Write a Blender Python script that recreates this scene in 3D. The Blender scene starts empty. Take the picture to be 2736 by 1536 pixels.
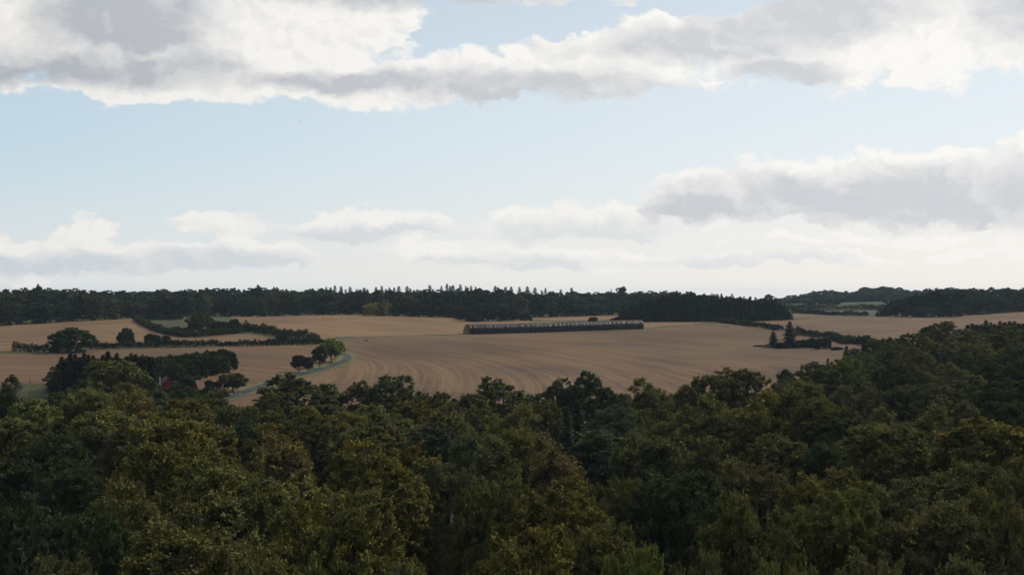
import bpy, math, random
import numpy as np
from mathutils import Vector, Matrix
from mathutils.geometry import delaunay_2d_cdt

EXPOSURE = 0.0
SUN_E = 4.4
SUN_ANG = 3.0
SKY_TINT = (1.0, 1.0, 1.0)
HAZE = 4.0e-5
scene = bpy.context.scene
COL = scene.collection
F = 3800.0      # focal length in photo pixels (50 mm on a 36 mm sensor)
HZ = 785.0      # photo row of the horizon
CX = 1368.0     # photo column of the optical axis
CZ = 42.0       # eye height above datum (viewing tower over the wood)

# ------------------------------------------------------------------ camera
cam_data = bpy.data.cameras.new("camera")
cam = bpy.data.objects.new("camera", cam_data)
COL.objects.link(cam)
cam.location = (0, 0, CZ)
cam.rotation_euler = (math.radians(90), 0, 0)
cam_data.lens = 50.0
cam_data.sensor_width = 36.0
cam_data.shift_y = (HZ - 768.0) / 2736.0
cam_data.clip_start = 1.0
cam_data.clip_end = 60000.0
scene.camera = cam

scene.render.engine = 'CYCLES'
scene.cycles.max_bounces = 6
scene.cycles.diffuse_bounces = 2
scene.cycles.glossy_bounces = 2
scene.cycles.transmission_bounces = 4
scene.cycles.volume_bounces = 0
scene.cycles.use_denoising = True
scene.cycles.denoising_prefilter = 'NONE'
scene.cycles.use_adaptive_sampling = True
scene.cycles.adaptive_threshold = 0.01
scene.view_settings.view_transform = 'Standard'
scene.view_settings.look = 'None'
scene.view_settings.exposure = EXPOSURE
scene.view_settings.gamma = 1.0
scene.view_settings.use_curve_mapping = False

# ------------------------------------------------------------------ sun
SUN_AZ = math.radians(55)     # to the right of the view direction (+Y)
SUN_EL = math.radians(40)
sv = Vector((math.sin(SUN_AZ) * math.cos(SUN_EL), math.cos(SUN_AZ) * math.cos(SUN_EL), math.sin(SUN_EL)))
sun_data = bpy.data.lights.new("sun", 'SUN')
sun_data.energy = SUN_E
sun_data.angle = math.radians(SUN_ANG)
sun_data.color = (1.0, 0.86, 0.66)
sun = bpy.data.objects.new("sun", sun_data)
sun.rotation_euler = sv.to_track_quat('Z', 'Y').to_euler()
sun.location = (300, 200, 400)
COL.objects.link(sun)

# ------------------------------------------------------------------ sky
world = bpy.data.worlds.new("World")
scene.world = world
world.use_nodes = True
NT = world.node_tree
NT.nodes.clear()


class G:
    """small node-graph helper"""
    def __init__(self, nt):
        self.nt = nt

    def put(self, sock, v):
        if isinstance(v, bpy.types.NodeSocket):
            self.nt.links.new(v, sock)
        elif v is not None:
            sock.default_value = v

    def m(self, op, a, b=None, c=None, clamp=False):
        n = self.nt.nodes.new('ShaderNodeMath')
        n.operation = op
        n.use_clamp = clamp
        self.put(n.inputs[0], a)
        if b is not None: self.put(n.inputs[1], b)
        if c is not None: self.put(n.inputs[2], c)
        return n.outputs[0]

    def v(self, op, a, b=None, c=None, scale=None):
        n = self.nt.nodes.new('ShaderNodeVectorMath')
        n.operation = op
        self.put(n.inputs[0], a)
        if b is not None: self.put(n.inputs[1], b)
        if c is not None: self.put(n.inputs[2], c)
        if scale is not None: self.put(n.inputs[3], scale)
        return n.outputs[1] if op in ('LENGTH', 'DOT_PRODUCT', 'DISTANCE') else n.outputs[0]

    def comb(self, x, y, z):
        n = self.nt.nodes.new('ShaderNodeCombineXYZ')
        for s, q in zip(n.inputs, (x, y, z)): self.put(s, q)
        return n.outputs[0]

    def sep(self, a):
        n = self.nt.nodes.new('ShaderNodeSeparateXYZ')
        self.put(n.inputs[0], a)
        return n.outputs

    def noise(self, vec, scale, detail=4, rough=0.5, lac=2.0, color=False):
        n = self.nt.nodes.new('ShaderNodeTexNoise')
        self.put(n.inputs['Vector'], vec)
        n.inputs['Scale'].default_value = scale
        n.inputs['Detail'].default_value = detail
        n.inputs['Roughness'].default_value = rough
        n.inputs['Lacunarity'].default_value = lac
        return n.outputs[1] if color else n.outputs[0]

    def ss(self, x, lo, hi, to0=0.0, to1=1.0):
        n = self.nt.nodes.new('ShaderNodeMapRange')
        n.interpolation_type = 'SMOOTHSTEP'
        self.put(n.inputs[0], x)
        self.put(n.inputs[1], lo); self.put(n.inputs[2], hi)
        self.put(n.inputs[3], to0); self.put(n.inputs[4], to1)
        return n.outputs[0]

    def mix(self, f, a, b, mode='MIX'):
        n = self.nt.nodes.new('ShaderNodeMix')
        n.data_type = 'RGBA'
        n.blend_type = mode
        self.put(n.inputs[0], f)
        self.put(n.inputs[6], a if isinstance(a, bpy.types.NodeSocket) else (*a, 1.0))
        self.put(n.inputs[7], b if isinstance(b, bpy.types.NodeSocket) else (*b, 1.0))
        return n.outputs[2]


def build_sky():
    g = G(NT)
    tc = NT.nodes.new('ShaderNodeTexCoord')
    d = g.v('NORMALIZE', tc.outputs['Generated'])
    x, y, z = g.sep(d)
    az = g.m('ARCTAN2', x, y)
    el = g.m('ARCSINE', z)
    sky = NT.nodes.new('ShaderNodeTexSky')
    sky.sky_type = 'NISHITA'
    sky.sun_disc = False
    sky.sun_elevation = SUN_EL
    sky.sun_rotation = SUN_AZ
    sky.altitude = 50
    sky.air_density = 1.0
    sky.dust_density = 2.2
    sky.ozone_density = 2.0
    K = 0.1                                     # background strength
    uv = g.comb(az, el, 0.0)
    # billowing warp, larger cells low down are squashed as distant cloud decks are
    w1 = g.v('SUBTRACT', g.noise(g.v('MULTIPLY', uv, (1, 1.5, 1)), 9, 3, 0.55, color=True), (0.5, 0.5, 0.5))
    w2 = g.v('SUBTRACT', g.noise(g.v('MULTIPLY', uv, (1, 1.6, 1)), 45, 5, 0.6, color=True), (0.5, 0.5, 0.5))
    uvw = g.v('ADD', uv, g.v('ADD', g.v('MULTIPLY', w1, (0.05, 0.03, 0)), g.v('MULTIPLY', w2, (0.026, 0.018, 0))))
    # cloud bodies: (azimuth, elevation, half-width, half-height above, half-height below) as seen over the valley
    def field(bodies):
        out = None
        for (px, py, rx, ru, rd) in bodies:
            c = ((px - CX) / F, (HZ - py) / F, 0.0)
            q = g.v('SUBTRACT', uvw, c)
            up = g.v('LENGTH', g.v('MULTIPLY', q, (F / rx, F / ru, 0)))
            if rd != ru:
                dn = g.v('LENGTH', g.v('MULTIPLY', q, (F / rx, F / rd, 0)))
                up = g.m('MAXIMUM', up, dn)
            b = g.m('SUBTRACT', 1.0, up)
            out = b if out is None else g.m('SMOOTH_MAX', out, b, 0.15)
        return out
    high = field(HIGH)
    low = field(LOW)
    gap = g.m('MAXIMUM', field(GAPS), 0.0)
    high = g.m('MULTIPLY_ADD', gap, -2.6, high)
    shade = field(SHADE)
    lowsh = field(LOWSH)
    # the same kind of broken cumulus carries on over the rest of the sky
    zz = g.m('ADD', g.m('ABSOLUTE', z), 0.12)
    pl = g.v('DIVIDE', d, g.comb(zz, zz, 1.0))
    pn = g.noise(g.v('MULTIPLY', pl, (1, 1, 0)), 1.1, 5, 0.56)
    win = g.m('MAXIMUM', g.ss(g.m('ABSOLUTE', az), 0.40, 0.50), g.ss(el, 0.215, 0.27))
    gen = g.m('MULTIPLY_ADD', pn, 4.0, -1.92)
    gen = g.m('MULTIPLY_ADD', g.m('SUBTRACT', win, 1.0), 3.0, gen)
    gen = g.m('MULTIPLY_ADD', g.m('SUBTRACT', g.ss(z, 0.01, 0.06), 1.0), 2.0, gen)
    fbv = g.v('MULTIPLY', uvw, (1, 1.35, 1))
    def billow(vec, det):
        n = g.noise(vec, 24, det, 0.58)
        v = NT.nodes.new('ShaderNodeTexVoronoi')
        v.voronoi_dimensions = '2D'
        v.feature = 'F1'
        v.normalize = True
        NT.links.new(vec, v.inputs['Vector'])
        v.inputs['Scale'].default_value = 34
        v.inputs['Detail'].default_value = 2
        v.inputs['Roughness'].default_value = 0.5
        return g.m('MULTIPLY_ADD', g.m('SUBTRACT', 0.42, v.outputs['Distance']), 0.42, n)
    fb = billow(fbv, 8)
    fbs = billow(g.v('ADD', fbv, (0.0055, 0.0085, 0.0)), 5)
    fbn = g.m('SUBTRACT', fb, 0.5)
    rel = g.m('SUBTRACT', fb, fbs)                 # puffs turned to the sun are lighter
    dens = g.m('MULTIPLY_ADD', fbn, 1.6, g.m('MAXIMUM', high, gen))
    ac = g.ss(dens, 0.0, 0.30)
    sh = g.m('MULTIPLY_ADD', fbn, 0.8, g.m('MAXIMUM', shade, g.m('SUBTRACT', gen, 0.2)))
    thick = g.m('MULTIPLY_ADD', rel, -1.7, g.ss(sh, -0.42, 0.70), clamp=True)
    # thin cloud lets the sun behind it through, thick cloud is grey
    toward = g.v('DOT_PRODUCT', d, tuple(sv))
    warm = g.ss(toward, 0.08, 0.70)
    bright = g.mix(warm, (0.84, 0.82, 0.78), (0.97, 0.95, 0.91))
    dark = g.mix(warm, (0.36, 0.395, 0.445), (0.645, 0.66, 0.69))
    ccol = g.mix(thick, bright, dark)
    dl = g.m('MULTIPLY_ADD', fbn, 1.8, low)
    al = g.m('MULTIPLY', g.ss(dl, 0.05, 0.36), 0.90)
    lsh = g.m('MULTIPLY_ADD', rel, -1.8, g.ss(g.m('MULTIPLY_ADD', fbn, 0.9, lowsh), -0.5, 0.8), clamp=True)
    lcol = g.mix(lsh, g.mix(warm, (0.86, 0.84, 0.80), (0.96, 0.93, 0.89)), g.mix(warm, (0.56, 0.61, 0.66), (0.79, 0.80, 0.80)))
    up = lambda c: g.v('SCALE', c, scale=1.0 / K)
    base = g.mix(1.0, sky.outputs[0], SKY_TINT, 'MULTIPLY')
    # pale moist air, thickest at the horizon
    veil = g.m('MULTIPLY_ADD', g.m('POWER', g.m('SUBTRACT', 1.0, g.ss(z, -0.02, 0.45)), 2.0), 0.62, 0.36)
    hz = g.ss(z, 0.0, 0.115)
    vcol = g.mix(hz, g.mix(warm, (0.74, 0.78, 0.78), (0.95, 0.905, 0.835)), g.mix(warm, (0.54, 0.73, 0.85), (0.85, 0.92, 0.97)))
    col = g.mix(veil, base, up(vcol))
    col = g.mix(al, col, up(lcol))
    col = g.mix(ac, col, up(ccol))
    # the sky dims away from the sun
    col = g.v('SCALE', col, scale=g.ss(toward, -0.85, 0.12, 0.36, 1.0))
    bg = NT.nodes.new('ShaderNodeBackground')
    NT.links.new(col, bg.inputs[0])
    bg.inputs[1].default_value = K
    out = NT.nodes.new('ShaderNodeOutputWorld')
    NT.links.new(bg.outputs[0], out.inputs[0])
    world.cycles.sampling_method = 'MANUAL'
    world.cycles.sample_map_resolution = 256


HIGH = [  # photo px: centre x, centre y, half width, half height up, half height down
    (60, 140, 320, 330, 115), (330, 110, 420, 230, 170), (700, 130, 430, 230, 150), (940, 60, 230, 110, 90), (430, 262, 320, 46, 40),
    (1230, 218, 370, 66, 78), (1520, 190, 340, 78, 90), (1430, -45, 400, 70, 66), (1750, 125, 280, 80, 80), (950, 240, 350, 80, 62),
    (2180, 105, 420, 150, 135), (2450, 120, 480, 190, 140), (2720, 90, 340, 200, 130), (900, -40, 420, 90, 70),
    (2280, 515, 500, 160, 100), (2560, 522, 480, 175, 108), (1920, 535, 220, 110, 84), (2790, 500, 260, 150, 130)]
GAPS = [(1300, 84, 180, 56, 60), (1440, 70, 130, 44, 50), (1880, 12, 150, 50, 46), (1180, 120, 90, 30, 30)]
SHADE = [(350, 70, 240, 200, 130), (60, 225, 300, 50, 40), (330, 200, 330, 70, 60), (1200, -15, 560, 56, 50), (960, 225, 330, 34, 34),
         (1420, 240, 400, 56, 50), (1860, 125, 330, 46, 56), (2150, 60, 300, 90, 90), (2720, 80, 170, 110, 120), (2080, 200, 150, 50, 40),
         (2240, 540, 500, 96, 76), (2520, 545, 440, 116, 84), (1870, 562, 200, 60, 50)]
LOW = [(1560, 590, 360, 80, 50), (1000, 605, 320, 80, 36), (640, 605, 170, 64, 40), (1300, 660, 240, 76, 50), (1550, 690, 300, 70, 44),
       (235, 655, 120, 120, 80), (60, 690, 260, 90, 56), (450, 690, 380, 90, 46), (700, 680, 190, 66, 44), (60, 640, 140, 40, 26),
       (2300, 640, 400, 26, 20), (2640, 672, 200, 34, 20), (1900, 690, 240, 36, 22), (2200, 690, 200, 30, 18)]
LOWSH = [(1600, 620, 360, 50, 40), (1000, 622, 320, 26, 24), (480, 705, 420, 50, 36), (640, 700, 260, 46, 34), (200, 700, 260, 50, 36), (1350, 705, 300, 40, 30), (2000, 700, 300, 30, 26)]
build_sky()


# ------------------------------------------------------------------ helpers
rng = np.random.default_rng(7)
random.seed(7)


def tag(o, label=None, cat=None, group=None, kind=None):
    if label: o["label"] = label
    if cat: o["category"] = cat
    if group: o["group"] = group
    if kind: o["kind"] = kind
    return o


def mesh_obj(name, verts, faces, mat, parent=None, smooth=False):
    me = bpy.data.meshes.new(name)
    me.from_pydata([tuple(v) for v in verts], [], [tuple(f) for f in faces])
    me.update()
    if mat: me.materials.append(mat)
    if smooth: me.polygons.foreach_set("use_smooth", [True] * len(me.polygons))
    o = bpy.data.objects.new(name, me)
    COL.objects.link(o)
    if parent: o.parent = parent
    return o


def empty(name, loc, rz=0.0):
    o = bpy.data.objects.new(name, None)
    o.empty_display_size = 0.5
    COL.objects.link(o)
    o.location = loc
    o.rotation_euler = (0, 0, rz)
    return o


def new_mat(name):
    m = bpy.data.materials.new(name)
    m.use_nodes = True
    nt = m.node_tree
    nt.nodes.clear()
    out = nt.nodes.new('ShaderNodeOutputMaterial')
    return m, G(nt), out


def principled(g, out, color, rough=0.8, spec=0.2, bump=None, strength=0.3, dist=0.1):
    b = g.nt.nodes.new('ShaderNodeBsdfPrincipled')
    g.put(b.inputs['Base Color'], color if isinstance(color, bpy.types.NodeSocket) else (*color, 1))
    g.put(b.inputs['Roughness'], rough)
    b.inputs['Specular IOR Level'].default_value = spec
    if bump is not None:
        bn = g.nt.nodes.new('ShaderNodeBump')
        bn.inputs['Strength'].default_value = strength
        bn.inputs['Distance'].default_value = dist
        g.put(bn.inputs['Height'], bump)
        g.nt.links.new(bn.outputs[0], b.inputs['Normal'])
    g.nt.links.new(b.outputs[0], out.inputs[0])
    return b


# ------------------------------------------------------------------ terrain heights (survey points, then thin-plate spline)
GP=[ # px,py,D  ground seen
(1368,1060,480),(1368,985,600),(1368,935,700),(1243,892,815),(1714,878,850),(1368,868,950),(1368,853,1080),
(1000,1062,470),(1000,960,640),(1000,908,740),(1000,880,840),(1000,852,960),(1000,842,1080),
(1700,1010,560),(1700,935,700),(1900,960,640),(1900,860,980),(1700,858,1000),(2120,931,715),(2100,857,960),(2110,842,1060),
(2330,922,640),(2430,905,660),(2700,868,760),(2736,829,1120),(2500,846,1060),(2300,846,1100),(2450,868,860),
(610,1062,430),(720,1026,480),(850,993,545),(930,958,600),(880,900,735),(700,878,800),(860,920,690),(700,920,680),
(480,925,665),(130,938,640),(0,1010,500),(150,1000,515),(0,940,640),(0,892,790),(0,866,930),(200,858,960),(370,850,990),(600,856,900),(520,900,740),(350,890,790),
(430,1048,450),(600,985,530),(700,975,560),
(600,846,1100),(800,848,1040),(1560,846,1160),(1500,857,1060),(2200,810,1700),(2450,806,1750),(2200,835,1240),
]
HP=[ # px,D,zrel hidden ground
(1368,400,-37.5),(1368,330,-39),(1000,330,-38),(1900,400,-36.5),(2200,400,-35),(2500,420,-31),(2736,420,-28),(2736,560,-21),(2600,600,-23),(2900,500,-22),
(200,400,-33),(0,330,-34.5),(500,330,-36),(-200,330,-34),(1368,200,-40),(600,200,-39),(2100,200,-39),(2736,250,-34.5),(0,200,-38),(1368,60,-39),(1368,-150,-30),(-3000,120,-36),(5700,120,-30),
(0,1300,-14),(600,1300,-14.5),(1000,1300,-14),(1368,1350,-14),(1700,1350,-15),(2000,1500,-17),(2100,1300,-17),(2500,1350,-13),
(0,1600,-14),(800,1600,-12),(1368,1600,-12),(1900,1900,-18),(2300,2200,-10),(2736,2100,-10),(2736,1500,-11),
(0,2500,-20),(1368,2500,-20),(2736,3000,-16),(-600,900,-17),(-900,600,-26),(3300,900,-16),(-400,1400,-14),(3200,1500,-12)]
P_=[];Z_=[]
for px,py,D in GP: P_.append(((px-CX)/F*D,D)); Z_.append(-(py-HZ)/F*D)
for px,D,z in HP: P_.append(((px-CX)/F*D,D)); Z_.append(z)
P=np.array(P_,float)/500.0; Z=np.array(Z_,float)
def _phi(r2): return np.where(r2>0, 0.5*r2*np.log(np.maximum(r2,1e-12)),0.0)
NP_=len(P); d2=((P[:,None]-P[None])**2).sum(-1)
A=np.zeros((NP_+3,NP_+3)); A[:NP_,:NP_]=_phi(d2)+np.eye(NP_)*0.004; A[:NP_,NP_]=1; A[:NP_,NP_+1:]=P; A[NP_,:NP_]=1; A[NP_+1:,:NP_]=P.T
TPS=np.linalg.solve(A,np.concatenate([Z,[0,0,0]]))
def hrel(x,y):
    x=np.asarray(x,float); y=np.asarray(y,float); sh=x.shape
    q=np.stack([x.ravel(),y.ravel()],-1)/500.0
    out=np.empty(len(q))
    for i in range(0,len(q),20000):
        c=q[i:i+20000]; r2=((c[:,None]-P[None])**2).sum(-1)
        out[i:i+20000]=_phi(r2)@TPS[:NP_]+TPS[NP_]+c@TPS[NP_+1:]
    out=out.reshape(sh)
    far=np.clip((np.hypot(x,y-900)-1500)/900,0,1); far=far*far*(3-2*far)
    return out*(1-far)+(-50)*far


def ground(x, y):
    x = np.asarray(x, float); y = np.asarray(y, float)
    u = 0.35 * np.sin(x * 0.031 + 1.3 * np.sin(y * 0.013)) * np.sin(y * 0.027 + 0.7) + 0.25 * np.sin(x * 0.011 - y * 0.017 + 2)
    return CZ + hrel(x, y) + u


_DS = np.concatenate([np.arange(60, 900, 2.0), np.arange(900, 3000, 5.0)])


def W(px, py):
    """first ground point seen along the photo ray (px, py)"""
    x = (px - CX) / F * _DS
    z = CZ - (py - HZ) / F * _DS
    h = ground(x, _DS)
    i = int(np.argmax(h >= z)) if (h >= z).any() else len(_DS) - 1
    i = max(i, 1)
    a, b = (z - h)[i - 1], (z - h)[i]
    t = a / (a - b) if a != b else 0.0
    D = _DS[i - 1] + (_DS[i] - _DS[i - 1]) * min(max(t, 0), 1)
    x = (px - CX) / F * D
    return np.array([x, D, float(ground(x, D))])


def WD(px, D):
    x = (px - CX) / F * D
    return np.array([x, D, float(ground(x, D))])


# ------------------------------------------------------------------ ground materials
def mat_ground():
    m, g, out = new_mat("rough_grass_and_leaf_litter")
    tc = g.nt.nodes.new('ShaderNodeTexCoord').outputs['Object']
    n1 = g.noise(tc, 0.03, 5, 0.6)
    n2 = g.noise(tc, 0.6, 4, 0.6)
    c = g.mix(g.ss(n1, 0.35, 0.65), (0.040, 0.050, 0.018), (0.060, 0.055, 0.028))
    c = g.mix(g.m('MULTIPLY', n2, 0.7), c, (0.03, 0.035, 0.015))
    principled(g, out, c, 0.95, 0.1, n2, 0.6, 0.3)
    return m


def mat_stubble(name, straw, soil, bias=0.0):
    m, g, out = new_mat(name)
    at = g.nt.nodes.new('ShaderNodeAttribute'); at.attribute_name = "swath"
    sx, sy, _ = g.sep(at.outputs['Vector'])
    tc = g.nt.nodes.new('ShaderNodeTexCoord').outputs['Object']
    wob = g.m('MULTIPLY', g.m('SUBTRACT', g.noise(tc, 0.02, 2, 0.5), 0.5), 2.2)
    s = g.m('ADD', sx, wob)
    a = g.noise(g.comb(g.m('MULTIPLY', s, 0.19), g.m('MULTIPLY', sy, 0.006), 0), 1.0, 2, 0.5)     # combine swaths
    b = g.noise(g.comb(g.m('MULTIPLY', s, 0.62), g.m('MULTIPLY', sy, 0.014), 3), 1.0, 3, 0.6)     # straw rows
    per = g.m('SINE', g.m('MULTIPLY', s, 6.2832 / 4.6))
    c0 = g.noise(tc, 0.03, 2, 0.5)
    c1 = g.noise(tc, 0.012, 4, 0.55)
    c2 = g.noise(tc, 0.9, 4, 0.65)
    fr = g.m('ABSOLUTE', g.m('SUBTRACT', g.m('FRACT', g.m('DIVIDE', s, 21.0)), 0.5))
    tram = g.m('MULTIPLY', g.m('SUBTRACT', 1.0, g.ss(g.m('ABSOLUTE', g.m('SUBTRACT', fr, 0.045)), 0.010, 0.024)), g.ss(b, 0.3, 0.6))
    f = g.m('ADD', g.m('MULTIPLY', g.ss(a, 0.36, 0.64), 0.32), g.m('MULTIPLY', g.ss(b, 0.36, 0.64), 0.36))
    f = g.m('MULTIPLY_ADD', g.m('MULTIPLY', per, g.ss(c0, 0.35, 0.65)), 0.13, f)
    f = g.m('MULTIPLY_ADD', g.ss(c1, 0.36, 0.64), 0.40, f)
    f = g.m('MULTIPLY_ADD', g.m('SUBTRACT', c2, 0.5), 0.30, f)
    f = g.m('ADD', f, bias)
    col = g.mix(g.m('MULTIPLY_ADD', tram, -0.38, f, clamp=True), soil, straw)
    principled(g, out, col, 0.9, 0.15, g.m('ADD', b, c2), 0.5, 0.15)
    return m


def mat_noise(name, c0, c1, scale=0.5, rough=0.9, spec=0.15, detail=5):
    m, g, out = new_mat(name)
    tc = g.nt.nodes.new('ShaderNodeTexCoord').outputs['Object']
    n = g.noise(tc, scale, detail, 0.6)
    principled(g, out, g.mix(g.ss(n, 0.3, 0.7), c0, c1), rough, spec, n, 0.4, 0.1)
    return m


M_GROUND = mat_ground()
M_STUB = mat_stubble("barley_stubble", (0.114, 0.0695, 0.0345), (0.034, 0.0205, 0.0130))
M_STUB_PALE = mat_stubble("pale_backlit_stubble", (0.150, 0.0930, 0.0440), (0.051, 0.0315, 0.0195), 0.06)  # paler straw colour holds the grazing backlight on the far fields
M_GRASS = mat_noise("mown_verge_grass", (0.045, 0.060, 0.018), (0.075, 0.085, 0.030), 0.4)
M_MEADOW = mat_noise("meadow_grass", (0.022, 0.028, 0.012), (0.036, 0.037, 0.018), 0.05)
M_TRACKGRASS = mat_noise("worn_track_grass", (0.065, 0.068, 0.032), (0.105, 0.088, 0.052), 0.25)
M_ROAD = mat_noise("worn_asphalt", (0.028, 0.030, 0.037), (0.042, 0.043, 0.051), 0.35, 0.9, 0.08)

# ------------------------------------------------------------------ ground sheet out to the horizon
def axis(lo, hi, step, far, k=1.35):
    a = list(np.arange(lo, hi + 0.1, step)); s = step
    b = hi
    while b < far:
        s *= k; b += s; a.append(b)
    b = lo; s = step
    while b > -far:
        s *= k; b -= s; a.insert(0, b)
    return np.array(a)


gx = axis(-760, 860, 9.0, 7000); gy = axis(-60, 2300, 9.0, 7000)
XX, YY = np.meshgrid(gx, gy)
ZZ = ground(XX, YY)
nx, ny = len(gx), len(gy)
idx = np.arange(nx * ny).reshape(ny, nx)
fc = np.stack([idx[:-1, :-1], idx[:-1, 1:], idx[1:, 1:], idx[1:, :-1]], -1).reshape(-1, 4)
me = bpy.data.meshes.new("ground")
me.from_pydata(np.stack([XX.ravel(), YY.ravel(), ZZ.ravel()], -1).tolist(), [], fc.tolist())
me.polygons.foreach_set("use_smooth", [True] * len(me.polygons))
me.materials.append(M_GROUND)
GROUND = bpy.data.objects.new("ground", me)
COL.objects.link(GROUND)
tag(GROUND, kind="structure")


def smooth_path(pts, n=6):
    """Catmull-Rom through ground points"""
    p = np.array([q[:2] for q in pts]); p = np.vstack([2 * p[0] - p[1], p, 2 * p[-1] - p[-2]])
    out = []
    for i in range(1, len(p) - 2):
        for t in np.linspace(0, 1, n, endpoint=False):
            a, b, c, d = p[i - 1], p[i], p[i + 1], p[i + 2]
            out.append(0.5 * ((2 * b) + (-a + c) * t + (2 * a - 5 * b + 4 * c - d) * t * t + (-a + 3 * b - 3 * c + d) * t ** 3))
    out.append(p[-2])
    return np.array(out)


def sheet(name, poly, lift, mat, swath=None, step=9.0, kind="structure", label=None):
    """a draped sheet inside a plan polygon"""
    poly = np.array([q[:2] for q in poly])
    dens = []
    for i in range(len(poly)):
        a, b = poly[i], poly[(i + 1) % len(poly)]
        k = max(1, int(np.hypot(*(b - a)) / (step * 0.7)))
        for t in range(k): dens.append(a + (b - a) * t / k)
    dens = np.array(dens); nb = len(dens)
    jit = rng.normal(0, 0.35, dens.shape); dens = dens + jit
    lo, hi = dens.min(0), dens.max(0)
    X, Y = np.meshgrid(np.arange(lo[0], hi[0], step), np.arange(lo[1], hi[1], step))
    q = np.stack([X.ravel(), Y.ravel()], -1)
    inside = np.zeros(len(q), bool)
    for i in range(nb):
        a, b = dens[i], dens[(i + 1) % nb]
        cond = (a[1] > q[:, 1]) != (b[1] > q[:, 1])
        with np.errstate(divide='ignore', invalid='ignore'):
            xi = (b[0] - a[0]) * (q[:, 1] - a[1]) / (b[1] - a[1]) + a[0]
        inside ^= cond & (q[:, 0] < xi)
    q = q[inside]
    pts = [Vector(v) for v in np.vstack([dens, q]).tolist()]
    vs, es, fs, *_ = delaunay_2d_cdt(pts, [(i, (i + 1) % nb) for i in range(nb)], [list(range(nb))], 1, 0.01)
    v2 = np.array([tuple(v) for v in vs])
    z = ground(v2[:, 0], v2[:, 1]) + lift
    o = mesh_obj(name, np.column_stack([v2, z]), fs, mat, smooth=True)
    if swath is not None:
        s, t = swath(v2[:, 0], v2[:, 1])
        at = o.data.attributes.new("swath", 'FLOAT_VECTOR', 'POINT')
        at.data.foreach_set("vector", np.column_stack([s, t, 0 * s]).ravel())
    tag(o, kind=kind)
    if label: o["label"] = label
    return o


def ribbon(name, path, width, lift, mat, ragged=0.0):
    p = np.asarray(path); d = np.gradient(p, axis=0)
    nrm = np.column_stack([-d[:, 1], d[:, 0]]) / np.maximum(np.hypot(d[:, 0], d[:, 1]), 1e-6)[:, None]
    w = np.broadcast_to(np.asarray(width, float), (len(p),)) / 2
    cols = []
    for k in (-1, -0.5, 0, 0.5, 1):
        q = p + nrm * (k * w + (rng.normal(0, ragged, len(p)) if abs(k) == 1 and ragged else 0))[:, None]
        cols.append(np.column_stack([q, ground(q[:, 0], q[:, 1]) + lift]))
    v = np.stack(cols, 1).reshape(-1, 3)
    f = [(i * 5 + k, i * 5 + k + 1, i * 5 + k + 6, i * 5 + k + 5) for i in range(len(p) - 1) for k in range(4)]
    o = mesh_obj(name, v, f, mat, smooth=True)
    tag(o, kind="structure")
    return o


ROAD_PX = [(585, 1072), (610, 1064), (660, 1047), (720, 1026), (775, 1009), (850, 990), (900, 974), (926, 962), (925, 951), (908, 943), (888, 931), (876, 919), (882, 909), (905, 904), (945, 901)]
ROAD = smooth_path([W(*p) for p in ROAD_PX])
TRACK = smooth_path([W(*p) for p in [(945, 901), (1000, 898.5), (1060, 897), (1150, 895), (1240, 893.5), (1480, 887.5), (1714, 879.5), (1800, 873.5), (1850, 868)]])
HEDGE_R = [(1925, 861), (1990, 868), (2040, 875), (2085, 883), (2150, 892), (2230, 906), (2330, 926), (2400, 938)]

def sw_main(x, y):
    # swaths run up the slope from the wood and swing left towards the road bend
    u = np.clip((y - 480) / 265.0, -0.3, 1.35)
    return x + 97.0 * np.sign(u) * np.abs(u) ** 3 + 0.0004 * x * x, y - 0.25 * x
def sw_upper(x, y): return (y - 850) * 0.55 + x * 0.62 + 0.0009 * (x + 60) ** 2, x * 0.6 - y
def sw_left(x, y): return (y - 800) * 0.60 - x * 0.45 + 0.0006 * (y - 800) ** 2, x + y * 0.5
def sw_low(x, y): return (y - 560) * 0.85 + (x + 150) * 0.30 + 0.0008 * (x + 150) ** 2, x
def sw_right(x, y): return (x - 150) * 0.55 + (y - 820) * 0.62 + 0.0006 * (y - 820) ** 2, x - y

main_poly = [WD(500, 395)] + [W(*p) for p in ROAD_PX] + [W(*p) for p in [(1000, 899.5), (1060, 898), (1150, 896), (1240, 894.5), (1480, 888.5), (1714, 880.5), (1800, 874.5), (1850, 869), (1915, 864)]] +     [W(p[0], p[1] + 3) for p in HEDGE_R] + [WD(2350, 520), WD(2250, 480), WD(2000, 425), WD(1700, 392), WD(1368, 386), WD(900, 386)]
sheet("stubble_field", main_poly, 0.16, M_STUB, sw_main)
sheet("stubble_field", [W(*p) for p in [(886, 905), (1000, 897.5), (1240, 892), (1480, 886), (1714, 878), (1850, 867), (1920, 858.5), (1850, 858), (1700, 861), (1600, 861), (1500, 861), (1400, 858), (1300, 857), (1245, 852), (1160, 846), (1060, 842), (960, 840), (850, 842), (700, 846), (610, 847), (625, 862), (655, 880), (750, 893), (850, 906)]], 0.16, M_STUB_PALE, sw_upper)
sheet("stubble_field", [W(*p) for p in [(-320, 862), (-100, 866), (0, 867), (100, 862), (200, 857), (365, 850), (378, 866), (410, 880), (450, 893), (520, 903), (640, 893), (670, 895), (745, 911), (835, 916), (700, 918), (480, 921), (260, 926), (130, 932), (30, 938), (-320, 948)]], 0.16, M_STUB_PALE, sw_left)
sheet("stubble_field", [W(*p) for p in [(-320, 955), (0, 944), (130, 944), (260, 936), (480, 931), (860, 922), (880, 936), (905, 948), (914, 957), (895, 968), (850, 983), (775, 1002), (720, 1019), (660, 1040), (600, 1060), (520, 1044), (420, 1020), (300, 1015), (100, 1028), (-320, 1040)]], 0.16, M_STUB, sw_low)
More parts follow.
